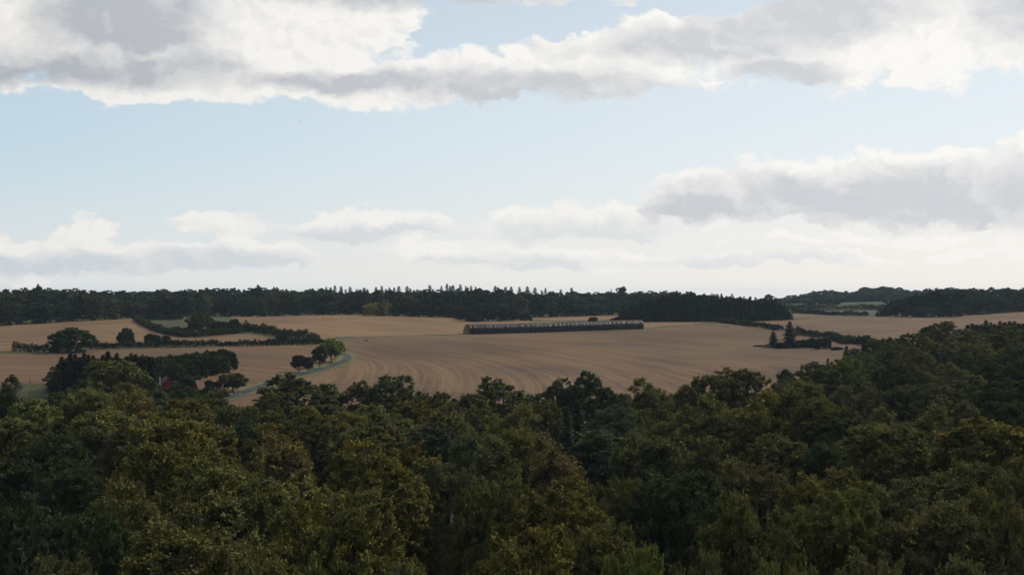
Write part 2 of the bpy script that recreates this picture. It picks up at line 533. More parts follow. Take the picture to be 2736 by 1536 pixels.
sheet("stubble_field", [W(p[0], p[1] - 4) for p in HEDGE_R] + [WD(2480, 600), WD(2700, 610), WD(3000, 640)] + [W(*p) for p in [(3000, 818), (2736, 829), (2640, 835), (2540, 845), (2350, 847), (2250, 848), (2180, 852), (2110, 857), (2000, 859)]], 0.16, M_STUB, sw_right)
sheet("stubble_field", [W(*p) for p in [(2118, 852), (2118, 838), (2170, 839), (2330, 845), (2180, 848)]], 0.16, M_STUB, sw_right)
sheet("stubble_field", [W(*p) for p in [(1418, 855), (1420, 849.5), (1500, 847), (1560, 845), (1650, 842.5), (1660, 854), (1560, 857), (1480, 858)]], 0.16, M_STUB_PALE, sw_upper)
sheet("meadow", [W(*p) for p in [(2150, 833), (2330, 827), (2352, 828), (2352, 843), (2320, 843), (2170, 837)]], 0.2, M_MEADOW)
sheet("meadow", [W(*p) for p in [(2190, 813), (2250, 810), (2370, 807), (2430, 808), (2430, 813)]], 0.2, M_MEADOW)
sheet("meadow", [W(*p) for p in [(395, 858), (480, 858), (505, 885), (470, 888), (420, 876)]], 0.2, M_MEADOW)
M_FLOOR = mat_noise("leaf_litter", (0.016, 0.013, 0.008), (0.034, 0.026, 0.014), 0.3)
sheet("forest_floor", [WD(-400, 20), WD(-400, 300), WD(0, 370), WD(380, 360), WD(520, 392), WD(900, 384), WD(1368, 384), WD(1700, 390), WD(2000, 423), WD(2250, 478), WD(2350, 516), WD(2480, 590), WD(2700, 600), WD(3100, 630), WD(3200, 20)], 0.10, M_FLOOR, step=12.0)
kerb = np.concatenate([np.linspace(6, 8, 20), np.full(len(ROAD) - 20, 8.0)])
ribbon("grass_verge", ROAD, kerb, 0.26, M_GRASS, 0.5)
ribbon("grass_track", TRACK, 4.0, 0.24, M_TRACKGRASS, 0.5)
ribbon("grass_track", smooth_path([W(*p) for p in [(1960, 860), (2060, 858), (2110, 856.5), (2180, 851), (2250, 847), (2340, 845.5)]]), 6.0, 0.24, M_TRACKGRASS, 0.5)
ribbon("road", ROAD, 3.5, 0.34, M_ROAD)

# ------------------------------------------------------------------ vegetation: materials
def mat_leaf(name, transl=0.14, vary=0.38):
    m, g, out = new_mat(name)
    nt = g.nt
    oi = nt.nodes.new('ShaderNodeObjectInfo')
    at = nt.nodes.new('ShaderNodeAttribute'); at.attribute_name = "tint"
    tc = nt.nodes.new('ShaderNodeTexCoord').outputs['Object']
    off = g.v('ADD', tc, g.comb(g.m('MULTIPLY', oi.outputs['Random'], 90.0), g.m('MULTIPLY', oi.outputs['Random'], 37.0), 0.0))
    n = g.noise(off, 0.30, 3, 0.6)                       # boughs turn colour at different times
    base = oi.outputs['Color']
    k = g.m('MULTIPLY_ADD', at.outputs['Fac'], vary * 2, 1.0 - vary)
    c = g.v('SCALE', base, scale=k)
    aut = g.v('MULTIPLY', base, (1.42, 1.30, 0.80))       # yellowing leaves of the same tree
    f = g.m('MULTIPLY', g.ss(g.m('MULTIPLY_ADD', at.outputs['Fac'], 0.18, n), 0.46, 0.78), oi.outputs['Alpha'])
    c = g.mix(f, c, aut)
    d = nt.nodes.new('ShaderNodeBsdfDiffuse'); g.put(d.inputs[0], c)
    t = nt.nodes.new('ShaderNodeBsdfTranslucent'); g.put(t.inputs[0], g.v('MULTIPLY', c, (1.25, 1.2, 0.7)))
    mx = nt.nodes.new('ShaderNodeMixShader'); mx.inputs[0].default_value = transl
    nt.links.new(d.outputs[0], mx.inputs[1]); nt.links.new(t.outputs[0], mx.inputs[2])
    nt.links.new(mx.outputs[0], out.inputs[0])
    return m


M_LEAF = mat_leaf("broad_leaves")
M_NEEDLE = mat_leaf("needles", 0.12, 0.4)
M_BARK = mat_noise("grey_brown_bark", (0.030, 0.026, 0.020), (0.07, 0.062, 0.05), 2.0)
M_BARK_PALE = mat_noise("pale_dead_wood", (0.10, 0.09, 0.08), (0.19, 0.17, 0.15), 2.0)


# ------------------------------------------------------------------ vegetation: geometry
def unit(v):
    return v / np.maximum(np.linalg.norm(v, axis=-1, keepdims=True), 1e-9)


def leaf_mesh(name, c, a, nrm, L, Wd, tint, mat):
    """one rhombic leaf spray per row"""
    a = unit(a); s = unit(np.cross(nrm, a))
    L = np.asarray(L).reshape(-1, 1) / 2; Wd = np.asarray(Wd).reshape(-1, 1) / 2
    n = len(c)
    v = np.empty((n, 4, 3))
    v[:, 0] = c - a * L; v[:, 1] = c + s * Wd + a * L * 0.15; v[:, 2] = c + a * L; v[:, 3] = c - s * Wd + a * L * 0.15
    me = bpy.data.meshes.new(name)
    me.vertices.add(n * 4); me.loops.add(n * 4); me.polygons.add(n)
    me.vertices.foreach_set("co", v.ravel())
    me.loops.foreach_set("vertex_index", np.arange(n * 4, dtype=np.int32))
    me.polygons.foreach_set("loop_start", np.arange(0, n * 4, 4, dtype=np.int32))
    me.polygons.foreach_set("loop_total", np.full(n, 4, dtype=np.int32))
    at = me.attributes.new("tint", 'FLOAT', 'POINT')
    at.data.foreach_set("value", np.repeat(tint, 4).astype(np.float32))
    me.materials.append(mat)
    me.update(calc_edges=True)
    return me


def tubes_mesh(name, tubes, mat, sides=6):
    """tubes: list of (points Nx3, radii N)"""
    V, Fc = [], []
    for pts, rad in tubes:
        pts = np.asarray(pts, float); b = sum(len(x) for x in V)
        d = unit(np.gradient(pts, axis=0))
        ref = np.where(np.abs(d[:, 2:3]) > 0.9, np.array([[1.0, 0, 0]]), np.array([[0, 0, 1.0]]))
        u = unit(np.cross(d, ref)); w = np.cross(d, u)
        an = np.linspace(0, 2 * np.pi, sides, endpoint=False)
        ring = pts[:, None] + np.asarray(rad)[:, None, None] * (np.cos(an)[None, :, None] * u[:, None] + np.sin(an)[None, :, None] * w[:, None])
        V.append(ring.reshape(-1, 3))
        for i in range(len(pts) - 1):
            for k in range(sides):
                Fc.append((b + i * sides + k, b + i * sides + (k + 1) % sides, b + (i + 1) * sides + (k + 1) % sides, b + (i + 1) * sides + k))
    me = bpy.data.meshes.new(name)
    me.from_pydata(np.vstack(V).tolist(), [], Fc)
    me.materials.append(mat)
    me.polygons.foreach_set("use_smooth", [True] * len(me.polygons))
    me.update()
    return me


def sprays(r, base, t, Ls, nl, L, spread, droop=0.0, pad=None):
    """leaf sprays growing from base along t: returns leaf centres, axes, normals, tint"""
    n = len(base)
    up = np.array([0, 0, 1.0])
    side = unit(np.cross(t, up) + r.normal(0, 0.15, (n, 3)))
    k = (np.arange(nl) + 0.5) / nl
    sg = np.where(np.arange(nl) % 2 == 0, 1.0, -1.0)
    wid = spread * (1.05 - 0.75 * k) * sg
    p = base[:, None] + t[:, None] * (Ls[:, None, None] * k[None, :, None]) + side[:, None] * (wid[None, :, None] * Ls[:, None, None])
    p[..., 2] -= droop * (k[None] ** 2) * Ls[:, None]
    p = p + r.normal(0, 0.07, p.shape) * Ls[:, None, None]
    ax = t[:, None] * 0.8 + side[:, None] * sg[None, :, None] * 0.7 + r.normal(0, 0.35, p.shape)
    nm = (unit(np.cross(side, t))[:, None] + up * 0.5 + r.normal(0, 0.45, p.shape)) if pad is None else pad[:, None] + r.normal(0, 0.42, p.shape)
    tn = np.clip(r.normal(0.5, 0.16, (n, 1)) + r.normal(0, 0.16, (n, nl)), 0, 1)
    f = p.reshape(-1, 3)
    return f, ax.reshape(-1, 3), nm.reshape(-1, 3), tn.ravel()


def make_broadleaf(seed, H=20.0, R=6.5, base=0.28, lobes=15, per=78, nl=14, leaf=0.245, Ls=(0.85, 1.55), upness=0.55, shape=1.0, limb=True, inner=0.15, lobe_r=(0.30, 0.46), e0=-0.72, dense=1.9):
    r = np.random.default_rng(seed)
    cz = H * (base + (1 - base) * 0.42); hz_up = H * 0.97 - cz; hz_dn = cz - H * base
    C = []
    ga = np.pi * (3 - math.sqrt(5))
    for i in range(lobes):
        e = e0 + (0.97 - e0) * (i + 0.5) / lobes + r.normal(0, 0.05)
        e = np.clip(e, -0.95, 0.97)
        th = i * ga + r.normal(0, 0.25)
        rr = math.sqrt(max(0.0, 1 - e * e)) * (1.0 if e > 0 else 1 - 0.35 * shape * e * e)
        low = e < 0 and e0 < -0.8
        if low: rr = max(rr, 0.86)
        q = r.uniform(0.56, 0.74)
        C.append((R * q * rr * math.cos(th), R * q * rr * math.sin(th), cz + e * (0.86 if low else q) * (hz_up if e > 0 else hz_dn) * 1.05))
    for k in (0.5, 0.1, -0.35): C.append((r.normal(0, 0.12 * R), r.normal(0, 0.12 * R), cz + k * (hz_up if k > 0 else hz_dn)))
    C = np.array(C)
    rad = R * r.uniform(lobe_r[0], lobe_r[1], len(C))
    ctr = np.array([0, 0, cz - 0.15 * H])
    Bs, T, LL, NN = [], [], [], []
    k5 = 5
    for c, q in zip(C, rad):
        o = unit(c - ctr)
        u = unit(r.normal(0, 1, (per * 3, 3)))
        u = u[(u @ o > -0.30) & (u[:, 2] > -0.5)][:max(int(per * dense) // k5, 5)]          # leafy pads over the lobe
        dep = r.uniform(0.7, 1.0, (len(u), 1)); dep[: int(len(u) * inner)] *= 0.7
        pc = c + u * q * dep * np.array([1, 1, 0.88])
        n = unit(np.array([0, 0, 0.58]) + u * 0.6 + r.normal(0, 0.27, u.shape))
        t0 = unit(u + o * 0.3 + np.array([0, 0, upness * 0.6]) + r.normal(0, 0.2, u.shape)); t0 = unit(t0 - n * (t0 * n).sum(1, keepdims=True) * 0.75)
        w = np.cross(n, t0)
        for j in range(k5):
            th = np.radians(-68 + 136 * j / (k5 - 1)) + r.normal(0, 0.2, (len(u), 1))
            t = unit(t0 * np.cos(th) + w * np.sin(th) + r.normal(0, 0.1, u.shape) + np.array([0, 0, upness * 0.25]))
            ln = r.uniform(Ls[0], Ls[1], len(u)) * (0.88 if j == 2 else 0.72)
            Bs.append(pc - t * ln[:, None] * 0.35); T.append(t); LL.append(ln); NN.append(n)
    Bs, T, LL, NN = np.vstack(Bs), np.vstack(T), np.concatenate(LL), np.vstack(NN)
    c, a, nm, tn = sprays(r, Bs, T, LL, nl, leaf, 0.30, 0.12, NN)
    sz = leaf * r.uniform(0.7, 1.35, len(c))
    crown = leaf_mesh("crown", c, a, nm, sz * 1.35, sz * 0.85, tn, M_LEAF)
    tub = []
    hh = H * (base + (1 - base) * r.uniform(0.42, 0.55)); tr = H * 0.018
    zz = np.linspace(0, hh, 6); bend = np.cumsum(r.normal(0, 0.12, (6, 2)), 0); bend -= bend[0]
    trunk = np.column_stack([bend, zz])
    tub.append((trunk, tr * np.array([1.35, 1.0, 0.92, 0.8, 0.6, 0.38])))
    if limb:
        for c, q in zip(C, rad):
            z0 = np.clip(c[2] - (1 - base) * H * r.uniform(0.25, 0.45), H * max(base * 0.8, 0.1), hh)
            p0 = np.array([np.interp(z0, zz, bend[:, 0]), np.interp(z0, zz, bend[:, 1]), z0])
            end = c + unit(c - ctr) * q * 0.7
            md = p0 * 0.5 + end * 0.5 + np.array([0, 0, -0.06 * H]) + r.normal(0, 0.25, 3)
            tub.append((np.array([p0, md, end]), tr * np.array([0.42, 0.26, 0.07])))
            for _ in range(3):
                e2 = c + unit(unit(c - ctr) + r.normal(0, 0.5, 3)) * q * 1.0
                tub.append((np.array([md, (md + e2) / 2 + r.normal(0, 0.2, 3), e2]), tr * np.array([0.2, 0.12, 0.03])))
    tm = tubes_mesh("trunk", tub, M_BARK, 5)
    ext = np.percentile(np.hypot(crown_xy(crown)[:, 0], crown_xy(crown)[:, 1]), 97)
    top = np.percentile(crown_z(crown), 99.9)
    return dict(crown=crown, trunk=tm, H=float(top), Wd=float(2 * ext))


def _co(me):
    a = np.empty(len(me.vertices) * 3); me.vertices.foreach_get("co", a)
    return a.reshape(-1, 3)
def crown_xy(me): return _co(me)[:, :2]
def crown_z(me): return _co(me)[:, 2]


def make_conifer(seed, H=14.0, R=3.2, whorls=20, br=7, nl=9, leaf=0.45, base=0.06, droop=0.35, ragged=0.18, power=0.9):
    r = np.random.default_rng(seed)
    Bs, T, LL = [], [], []
    zz = np.linspace(H * base, H * 0.97, whorls)
    tub = [(np.column_stack([np.zeros(4), np.zeros(4), np.linspace(0, H, 4)]), H * 0.014 * np.array([1.2, 0.9, 0.5, 0.08]))]
    for i, z in enumerate(zz):
        t = (z - H * base) / (H * (1 - base))
        ln = R * (1 - t) ** power * (1 if t > 0.12 else 0.75 + 2 * t) + 0.18
        for k in range(br):
            an = 2 * np.pi * (k + (i % 2) * 0.5) / br + r.normal(0, 0.22)
            l = ln * r.uniform(1 - ragged * 2, 1 + ragged)
            el = r.normal(-0.06 + 0.55 * t * t, 0.1)
            d = np.array([math.cos(an) * math.cos(el), math.sin(an) * math.cos(el), math.sin(el)])
            Bs.append((0, 0, z + r.normal(0, 0.06 * H / whorls))); T.append(d); LL.append(l)
            if l > 0.6: tub.append((np.array([[0, 0, z], d * l * 0.5 + np.array([0, 0, z - droop * 0.2 * l]), d * l * 0.92 + np.array([0, 0, z - droop * 0.7 * l])]), np.array([0.045, 0.03, 0.01]) * (H / 14)))
    Bs, T, LL = np.array(Bs), np.array(T), np.array(LL)
    c, a, nm, tn = sprays(r, Bs, T, LL, nl, leaf, 0.24, droop)
    rep = np.repeat(LL, nl)
    sz = leaf * r.uniform(0.75, 1.3, len(c)) * np.clip(rep / R, 0.4, 1.0) ** 0.5
    nm = nm * np.array([1, 1, 0.7]) + r.normal(0, 0.5, nm.shape)
    crown = leaf_mesh("crown", c, a, nm, sz * 1.7, sz * 1.0, tn, M_NEEDLE)
    tm = tubes_mesh("trunk", tub, M_BARK, 4)
    return dict(crown=crown, trunk=tm, H=H * 1.0, Wd=float(2 * np.percentile(np.hypot(*crown_xy(crown).T), 97)))


def make_bare(seed, H=12.0, R=2.5, n=22):
    r = np.random.default_rng(seed)
    zz = np.linspace(0, H, 7); bend = np.cumsum(r.normal(0, 0.18, (7, 2)), 0); bend -= bend[0]
    tk = np.column_stack([bend, zz]); q = H * 0.015
    br = []
    for i in range(n):
        z0 = H * r.uniform(0.3, 0.95); p0 = np.array([np.interp(z0, zz, bend[:, 0]), np.interp(z0, zz, bend[:, 1]), z0])
        an = r.uniform(0, 2 * np.pi); l = R * r.uniform(0.5, 1.1) * (1.2 - z0 / H)
        d = np.array([math.cos(an), math.sin(an), r.uniform(0.5, 1.3)])
        p1 = p0 + unit(d) * l; md = (p0 + p1) / 2 + r.normal(0, 0.12, 3)
        tub = [(np.array([p0, md, p1]), q * np.array([0.35, 0.24, 0.12]))]
        for _ in range(3):
            st = md + (p1 - md) * r.uniform(0.1, 0.95)
            p2 = st + unit(d + r.normal(0, 0.6, 3)) * l * 0.6
            tub.append((np.array([st, (st + p2) / 2 + r.normal(0, .04, 3), p2]), q * np.array([0.15, 0.11, 0.06])))
        br.append(tubes_mesh("branch", tub, M_BARK_PALE, 3))
    return dict(crown=None, branches=br, trunk=tubes_mesh("trunk", [(tk, q * np.linspace(1.2, 0.12, 7))], M_BARK_PALE, 6), H=H, Wd=2 * R)


BEECH = [make_broadleaf(11, 20, 6.6, base=0.16), make_broadleaf(12, 20, 6.2, base=0.18, lobes=19, lobe_r=(0.26, 0.40)), make_broadleaf(14, 19, 7.2, lobes=20, base=0.12, lobe_r=(0.24, 0.42)), make_broadleaf(16, 20, 6.8, base=0.16, lobes=22, lobe_r=(0.22, 0.36), upness=0.4),
         make_broadleaf(13, 25, 5.9, base=0.32, upness=0.85, lobes=13, Ls=(1.2, 2.4)), make_broadleaf(18, 25, 6.2, base=0.30, lobes=14, lobe_r=(0.32, 0.48), upness=0.7), make_broadleaf(17, 26, 6.3, base=0.33, lobes=19, lobe_r=(0.26, 0.40)),
         make_broadleaf(15, 30, 5.6, base=0.46, upness=1.0, lobes=12, Ls=(1.3, 2.6)), make_broadleaf(19, 30, 5.8, base=0.44, lobes=16), make_broadleaf(20, 30, 6.0, base=0.46, lobes=20, lobe_r=(0.24, 0.40), upness=0.4)]
FINE = [make_broadleaf(111, 21, 6.8, base=0.14, lobes=20, per=120, nl=16, leaf=0.175, upness=0.45, Ls=(0.75, 1.4), lobe_r=(0.26, 0.44)), make_broadleaf(112, 25, 6.4, base=0.30, lobes=22, per=112, nl=16, leaf=0.175, upness=0.55, Ls=(0.75, 1.5), lobe_r=(0.24, 0.40)),
        make_broadleaf(113, 23, 7.2, base=0.20, lobes=26, per=100, nl=16, leaf=0.175, upness=0.35, Ls=(0.7, 1.35), lobe_r=(0.22, 0.38)), make_broadleaf(114, 29, 6.2, base=0.42, lobes=18, per=124, nl=16, leaf=0.175, upness=0.6, Ls=(0.8, 1.6))]
MIDT = [make_broadleaf(31, 9, 3.4, dense=2.1, base=0.10, lobes=14, per=64, nl=8, leaf=0.36, Ls=(0.5, 1.0), limb=True), make_broadleaf(32, 9, 3.2, dense=2.1, base=0.16, lobes=15, per=54, nl=8, leaf=0.36, Ls=(0.6, 1.2)),
        make_broadleaf(33, 10, 5.2, dense=2.1, base=0.0, lobes=20, per=64, e0=-0.85, nl=8, leaf=0.42, Ls=(0.5, 1.0))]
ROADT = [make_broadleaf(34, 9, 3.2, dense=2.1, base=0.16, lobes=14, per=54, nl=8, leaf=0.34, Ls=(0.6, 1.3), upness=0.8), make_broadleaf(35, 9, 3.3, dense=2.1, base=0.16, lobes=14, per=54, nl=8, leaf=0.34, Ls=(0.5, 1.2))]
BUSH = [make_broadleaf(41, 5, 3.2, dense=2.1, base=0.0, lobes=13, per=60, nl=7, leaf=0.34, Ls=(0.4, 0.9), limb=False, e0=-0.9), make_broadleaf(42, 5, 3.4, dense=2.1, base=0.0, lobes=16, per=54, nl=7, leaf=0.34, Ls=(0.4, 1.0), limb=False, e0=-0.9),
        make_broadleaf(43, 5, 2.9, dense=2.1, base=0.0, lobes=12, per=60, nl=7, leaf=0.32, Ls=(0.5, 1.2), upness=1.0, limb=False, e0=-0.9)]
FART = [make_broadleaf(51 + i, 18, 6.2, dense=2.1, base=0.02, lobes=19 + i, per=34, nl=6, leaf=0.8, Ls=(0.9, 1.9), limb=False, e0=-0.9, upness=0.6 + 0.1 * i) for i in range(5)]
SPRUCE = [make_conifer(61, 14, 2.9, 30, 10, 13, 0.50, power=0.95), make_conifer(62, 14, 2.8, 28, 9, 13, 0.52, ragged=0.25, power=0.9), make_conifer(63, 15, 4.2, 24, 10, 14, 0.58, power=0.85, ragged=0.28, droop=0.2)]
FARSPR = [make_conifer(71 + i, 18, 3.3 + 0.4 * i, 19, 8, 6, 1.05, ragged=0.2 + 0.04 * i, droop=0.25, power=0.95 - 0.06 * i) for i in range(4)]
DEAD = [make_bare(81), make_bare(82, n=28, R=3.0)]

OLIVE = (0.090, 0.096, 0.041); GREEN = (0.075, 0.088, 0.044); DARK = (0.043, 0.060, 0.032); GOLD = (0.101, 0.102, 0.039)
RUST = (0.101, 0.092, 0.043); LIME = (0.104, 0.133, 0.042); TEAL = (0.060, 0.081, 0.050); BROWN = (0.088, 0.089, 0.048); NEED = (0.016, 0.026, 0.017)
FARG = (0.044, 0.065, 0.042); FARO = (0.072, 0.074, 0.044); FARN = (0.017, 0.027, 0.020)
WORD = {OLIVE: "olive green", GREEN: "mid green", DARK: "dark green", GOLD: "yellowing", RUST: "rust tinged", LIME: "bright green", TEAL: "blue green", BROWN: "brownish", NEED: "blackish green"}
ALL = []


def plant(kind, name, p, h, w, col, label, cat, group, aut=0.5, rz=None, part=("trunk", "crown"), lean=0.0):
    """a tree standing at ground point p, h tall and w wide"""
    root = empty(name, (p[0], p[1], p[2] - 0.15), random.uniform(0, 6.283) if rz is None else rz)
    s = w / kind["Wd"]
    root.scale = (s, s * random.uniform(0.92, 1.08), h / kind["H"])
    root.rotation_euler[0] = lean
    for key, nm in zip(("trunk", "crown"), part):
        if kind.get(key) is None: continue
        o = bpy.data.objects.new(nm, kind[key])
        COL.objects.link(o)
        o.parent = root
        j = random.uniform(0.86, 1.14)
        if key == "crown": o.color = (col[0] * j, col[1] * j * random.uniform(0.95, 1.05), col[2] * j, aut)
    for bm in kind.get("branches", []):
        o = bpy.data.objects.new("branch", bm); COL.objects.link(o); o.parent = root
    tag(root, label, cat, group)
    ALL.append(root)
    return root


def by_base(px, base, top, wpx):
    """ground point, height and width of a tree seen with its foot at photo row base"""
    p = W(px, base); D = p[1]
    return p, (base - top) / F * D, wpx / F * D


def by_depth(px, D, top, wpx):
    p = WD(px, D)
    return p, CZ - (top - HZ) / F * D - p[2], wpx / F * D

# ------------------------------------------------------------------ the near wood below the tower
ORD = ["", "first", "second", "third", "fourth", "fifth", "sixth", "seventh", "eighth", "ninth", "tenth", "eleventh", "twelfth", "thirteenth", "fourteenth", "fifteenth", "sixteenth", "seventeenth", "eighteenth", "nineteenth"]
TENS = {2: "twent", 3: "thirt", 4: "fort", 5: "fift", 6: "sixt", 7: "sevent", 8: "eight", 9: "ninet"}
def ordinal(n):
    if n < 20: return ORD[n]
    t, u = divmod(n, 10)
    return TENS[t] + ("ieth" if u == 0 else "y-" + ORD[u])


DK = 2736.0 / 2576.0
NEAR = []   # px, top, width px, depth, colour, autumn, form
def near(lst, k=DK):
    for t in lst:
        px, top, w, D, col = t[:5]
        NEAR.append((px * k, top * k, w * k, D, col, t[5] if len(t) > 5 else (0.9 if col in (GOLD, RUST) else 0.45), t[6] if len(t) > 6 else "beech"))


near([(735, 938, 185, 310, GREEN, .25), (822, 966, 85, 330, OLIVE), (905, 957, 115, 320, BROWN), (985, 944, 130, 315, GREEN, .2), (1065, 985, 90, 330, BROWN), (1112, 984, 100, 325, OLIVE), (1180, 992, 80, 320, GREEN),
      (1245, 949, 145, 315, GREEN, .2), (1330, 992, 80, 330, GREEN), (1405, 952, 110, 315, GREEN, .2), (1478, 936, 130, 310, DARK, .2), (1560, 988, 70, 325, GREEN), (1635, 950, 110, 300, OLIVE), (1720, 966, 95, 310, BROWN),
      (1795, 942, 115, 290, OLIVE), (1862, 925, 140, 285, BROWN, .6), (1960, 960, 120, 320, GREEN), (2012, 930, 100, 345, GREEN, .2), (2065, 925, 90, 355, GREEN, .2), (690, 985, 90, 300, OLIVE)])
near([(520, 985, 130, 275, GREEN), (600, 1022, 110, 250, OLIVE), (690, 1030, 120, 240, OLIVE), (790, 1020, 170, 235, GOLD), (870, 1032, 110, 240, GOLD), (955, 1016, 150, 245, OLIVE), (1040, 1006, 110, 260, GOLD), (1120, 1016, 150, 240, OLIVE),
      (1210, 1006, 120, 250, OLIVE), (1290, 1016, 130, 240, GOLD), (1370, 1002, 110, 270, OLIVE), (1452, 1000, 80, 270, TEAL, 0, "spruce"), (1492, 1012, 70, 260, TEAL, 0, "spruce"), (1425, 1018, 66, 265, TEAL, 0, "spruce"), (1560, 1022, 110, 250, TEAL, .1),
      (1640, 1032, 110, 230, OLIVE), (1725, 1022, 140, 225, OLIVE), (1815, 990, 150, 222, OLIVE), (1905, 985, 170, 215, GOLD), (1992, 975, 150, 220, OLIVE), (2055, 1000, 120, 210, OLIVE)])
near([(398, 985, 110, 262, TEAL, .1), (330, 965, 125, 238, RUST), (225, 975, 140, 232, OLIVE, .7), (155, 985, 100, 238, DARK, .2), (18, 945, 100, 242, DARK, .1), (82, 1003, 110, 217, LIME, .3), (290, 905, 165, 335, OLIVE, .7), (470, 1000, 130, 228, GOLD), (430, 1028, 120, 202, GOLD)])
near([(60, 1050, 170, 185, OLIVE, .7), (150, 1062, 150, 180, DARK), (260, 1032, 170, 190, OLIVE), (340, 1062, 130, 175, BROWN), (420, 1055, 190, 165, GOLD), (502, 1060, 150, 185, GOLD), (600, 1052, 150, 200, DARK, .3), (700, 1066, 160, 185, RUST), (830, 1052, 130, 200, BROWN),
      (910, 1062, 140, 190, OLIVE), (992, 1052, 150, 195, BROWN), (1090, 1066, 130, 190, TEAL, .1), (1200, 1090, 150, 170, GREEN), (1290, 1078, 130, 190, GOLD), (1400, 1088, 150, 165, RUST, .5), (1500, 1072, 130, 195, TEAL, .1), (1600, 1082, 110, 185, GREEN),
      (1650, 1087, 200, 165, GREEN, .7), (1770, 1095, 180, 160, GREEN, .8), (2230, 1067, 190, 165, OLIVE), (2140, 1102, 130, 180, GREEN), (2340, 1088, 150, 170, GREEN), (2480, 1040, 210, 150, GOLD), (2070, 1110, 120, 175, DARK), (1960, 1090, 150, 178, OLIVE)])
near([(440, 1105, 300, 140, GOLD), (560, 1150, 210, 130, OLIVE), (640, 1187, 400, 112, OLIVE), (850, 1225, 330, 100, GOLD), (360, 1215, 260, 108, OLIVE), (960, 1110, 280, 140, GOLD), (1150, 1165, 170, 140, GREEN), (1240, 1202, 220, 118, OLIVE), (1400, 1206, 260, 114, GOLD),
      (1560, 1200, 190, 130, OLIVE), (1720, 1180, 220, 122, DARK, .4), (1900, 1160, 220, 135, BROWN, .6), (2070, 1175, 220, 124, GOLD), (2240, 1200, 220, 120, GREEN), (2430, 1165, 230, 128, GREEN), (2560, 1155, 180, 124, OLIVE),
      (80, 1150, 200, 150, DARK, .1), (185, 1170, 150, 140, DARK, .1), (40, 1250, 200, 115, DARK, .1), (170, 1285, 180, 105, DARK, .1)])  # lower-left gap: its deep shade is put into these dark leaf colours
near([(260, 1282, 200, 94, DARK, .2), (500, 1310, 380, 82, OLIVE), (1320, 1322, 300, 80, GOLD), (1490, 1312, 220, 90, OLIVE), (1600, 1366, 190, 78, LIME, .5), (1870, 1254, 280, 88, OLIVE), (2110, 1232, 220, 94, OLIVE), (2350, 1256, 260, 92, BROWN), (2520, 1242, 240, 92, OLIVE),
      (45, 1305, 90, 88, TEAL, 0, "spruce"), (110, 1345, 80, 84, TEAL, 0, "spruce"), (170, 1395, 240, 76, BROWN)])
near([(720, 1405, 320, 66, OLIVE), (1000, 1432, 220, 66, GREEN), (1740, 1402, 240, 66, GREEN), (2000, 1416, 240, 66, OLIVE), (2220, 1396, 240, 66, BROWN), (2450, 1402, 260, 66, GREEN)])
near([(2387, 902, 110, 400, GREEN), (2452, 890, 110, 420, OLIVE), (2510, 880, 110, 430, OLIVE), (2585, 880, 120, 420, OLIVE), (2680, 870, 120, 430, OLIVE), (2730, 880, 100, 410, GREEN), (2257, 952, 100, 350, LIME, .4), (2305, 945, 110, 365, GREEN), (2370, 922, 120, 375, GREEN), (2440, 925, 110, 365, OLIVE),
      (2530, 915, 130, 380, GREEN), (2620, 920, 120, 370, OLIVE), (2710, 915, 120, 370, GREEN), (2200, 985, 110, 310, GREEN), (2290, 990, 120, 300, GREEN), (2390, 975, 130, 310, DARK), (2455, 975, 110, 320, OLIVE), (2550, 970, 140, 310, OLIVE), (2640, 955, 130, 320, DARK), (2725, 960, 130, 310, DARK),
      (2140, 1015, 110, 275, OLIVE), (2230, 1030, 120, 260, GREEN), (2330, 1035, 140, 250, BROWN), (2440, 1025, 150, 245, GREEN), (2540, 1030, 140, 250, GREEN), (2640, 1020, 150, 245, DARK), (2730, 1010, 140, 240, DARK), (2250, 1090, 130, 205, GREEN), (2360, 1085, 150, 200, BROWN), (2470, 1080, 150, 200, OLIVE),
      (2590, 1070, 160, 195, GREEN), (2700, 1070, 170, 190, DARK), (2262, 925, 56, 430, NEED, 0, "fir"), (2310, 905, 50, 450, NEED, 0, "fir"), (2370, 903, 44, 455, NEED, 0, "fir"), (2212, 950, 30, 400, NEED, 0, "fir"), (2142, 974, 26, 390, NEED, 0, "fir"), (2098, 985, 44, 375, DARK, 0), (2180, 965, 60, 385, GREEN),
      (2350, 905, 70, 440, GREEN), (2288, 930, 60, 410, GREEN), (2410, 905, 80, 440, LIME, .2)], 1.0)
near([(2520, 858, 92, 520, TEAL, .1), (2478, 868, 40, 500, DARK, 0), (2585, 860, 50, 530, NEED, 0, "fir"), (2610, 857, 52, 535, NEED, 0, "fir"), (2634, 852, 50, 540, NEED, 0, "fir"), (2658, 857, 52, 535, NEED, 0, "fir"), (2684, 856, 54, 530, NEED, 0, "fir"), (2710, 860, 52, 525, NEED, 0, "fir"), (2734, 857, 54, 520, NEED, 0, "fir"), (2597, 861, 44, 540, NEED, 0, "fir"), (2622, 858, 44, 545, NEED, 0, "fir"), (2647, 856, 44, 545, NEED, 0, "fir"), (2672, 858, 44, 540, NEED, 0, "fir"), (2697, 859, 44, 535, NEED, 0, "fir"), (2722, 859, 44, 530, NEED, 0, "fir"), (2600, 868, 70, 515, DARK, 0), (2650, 866, 70, 515, DARK, 0), (2700, 868, 70, 510, DARK, 0)], 1.0)

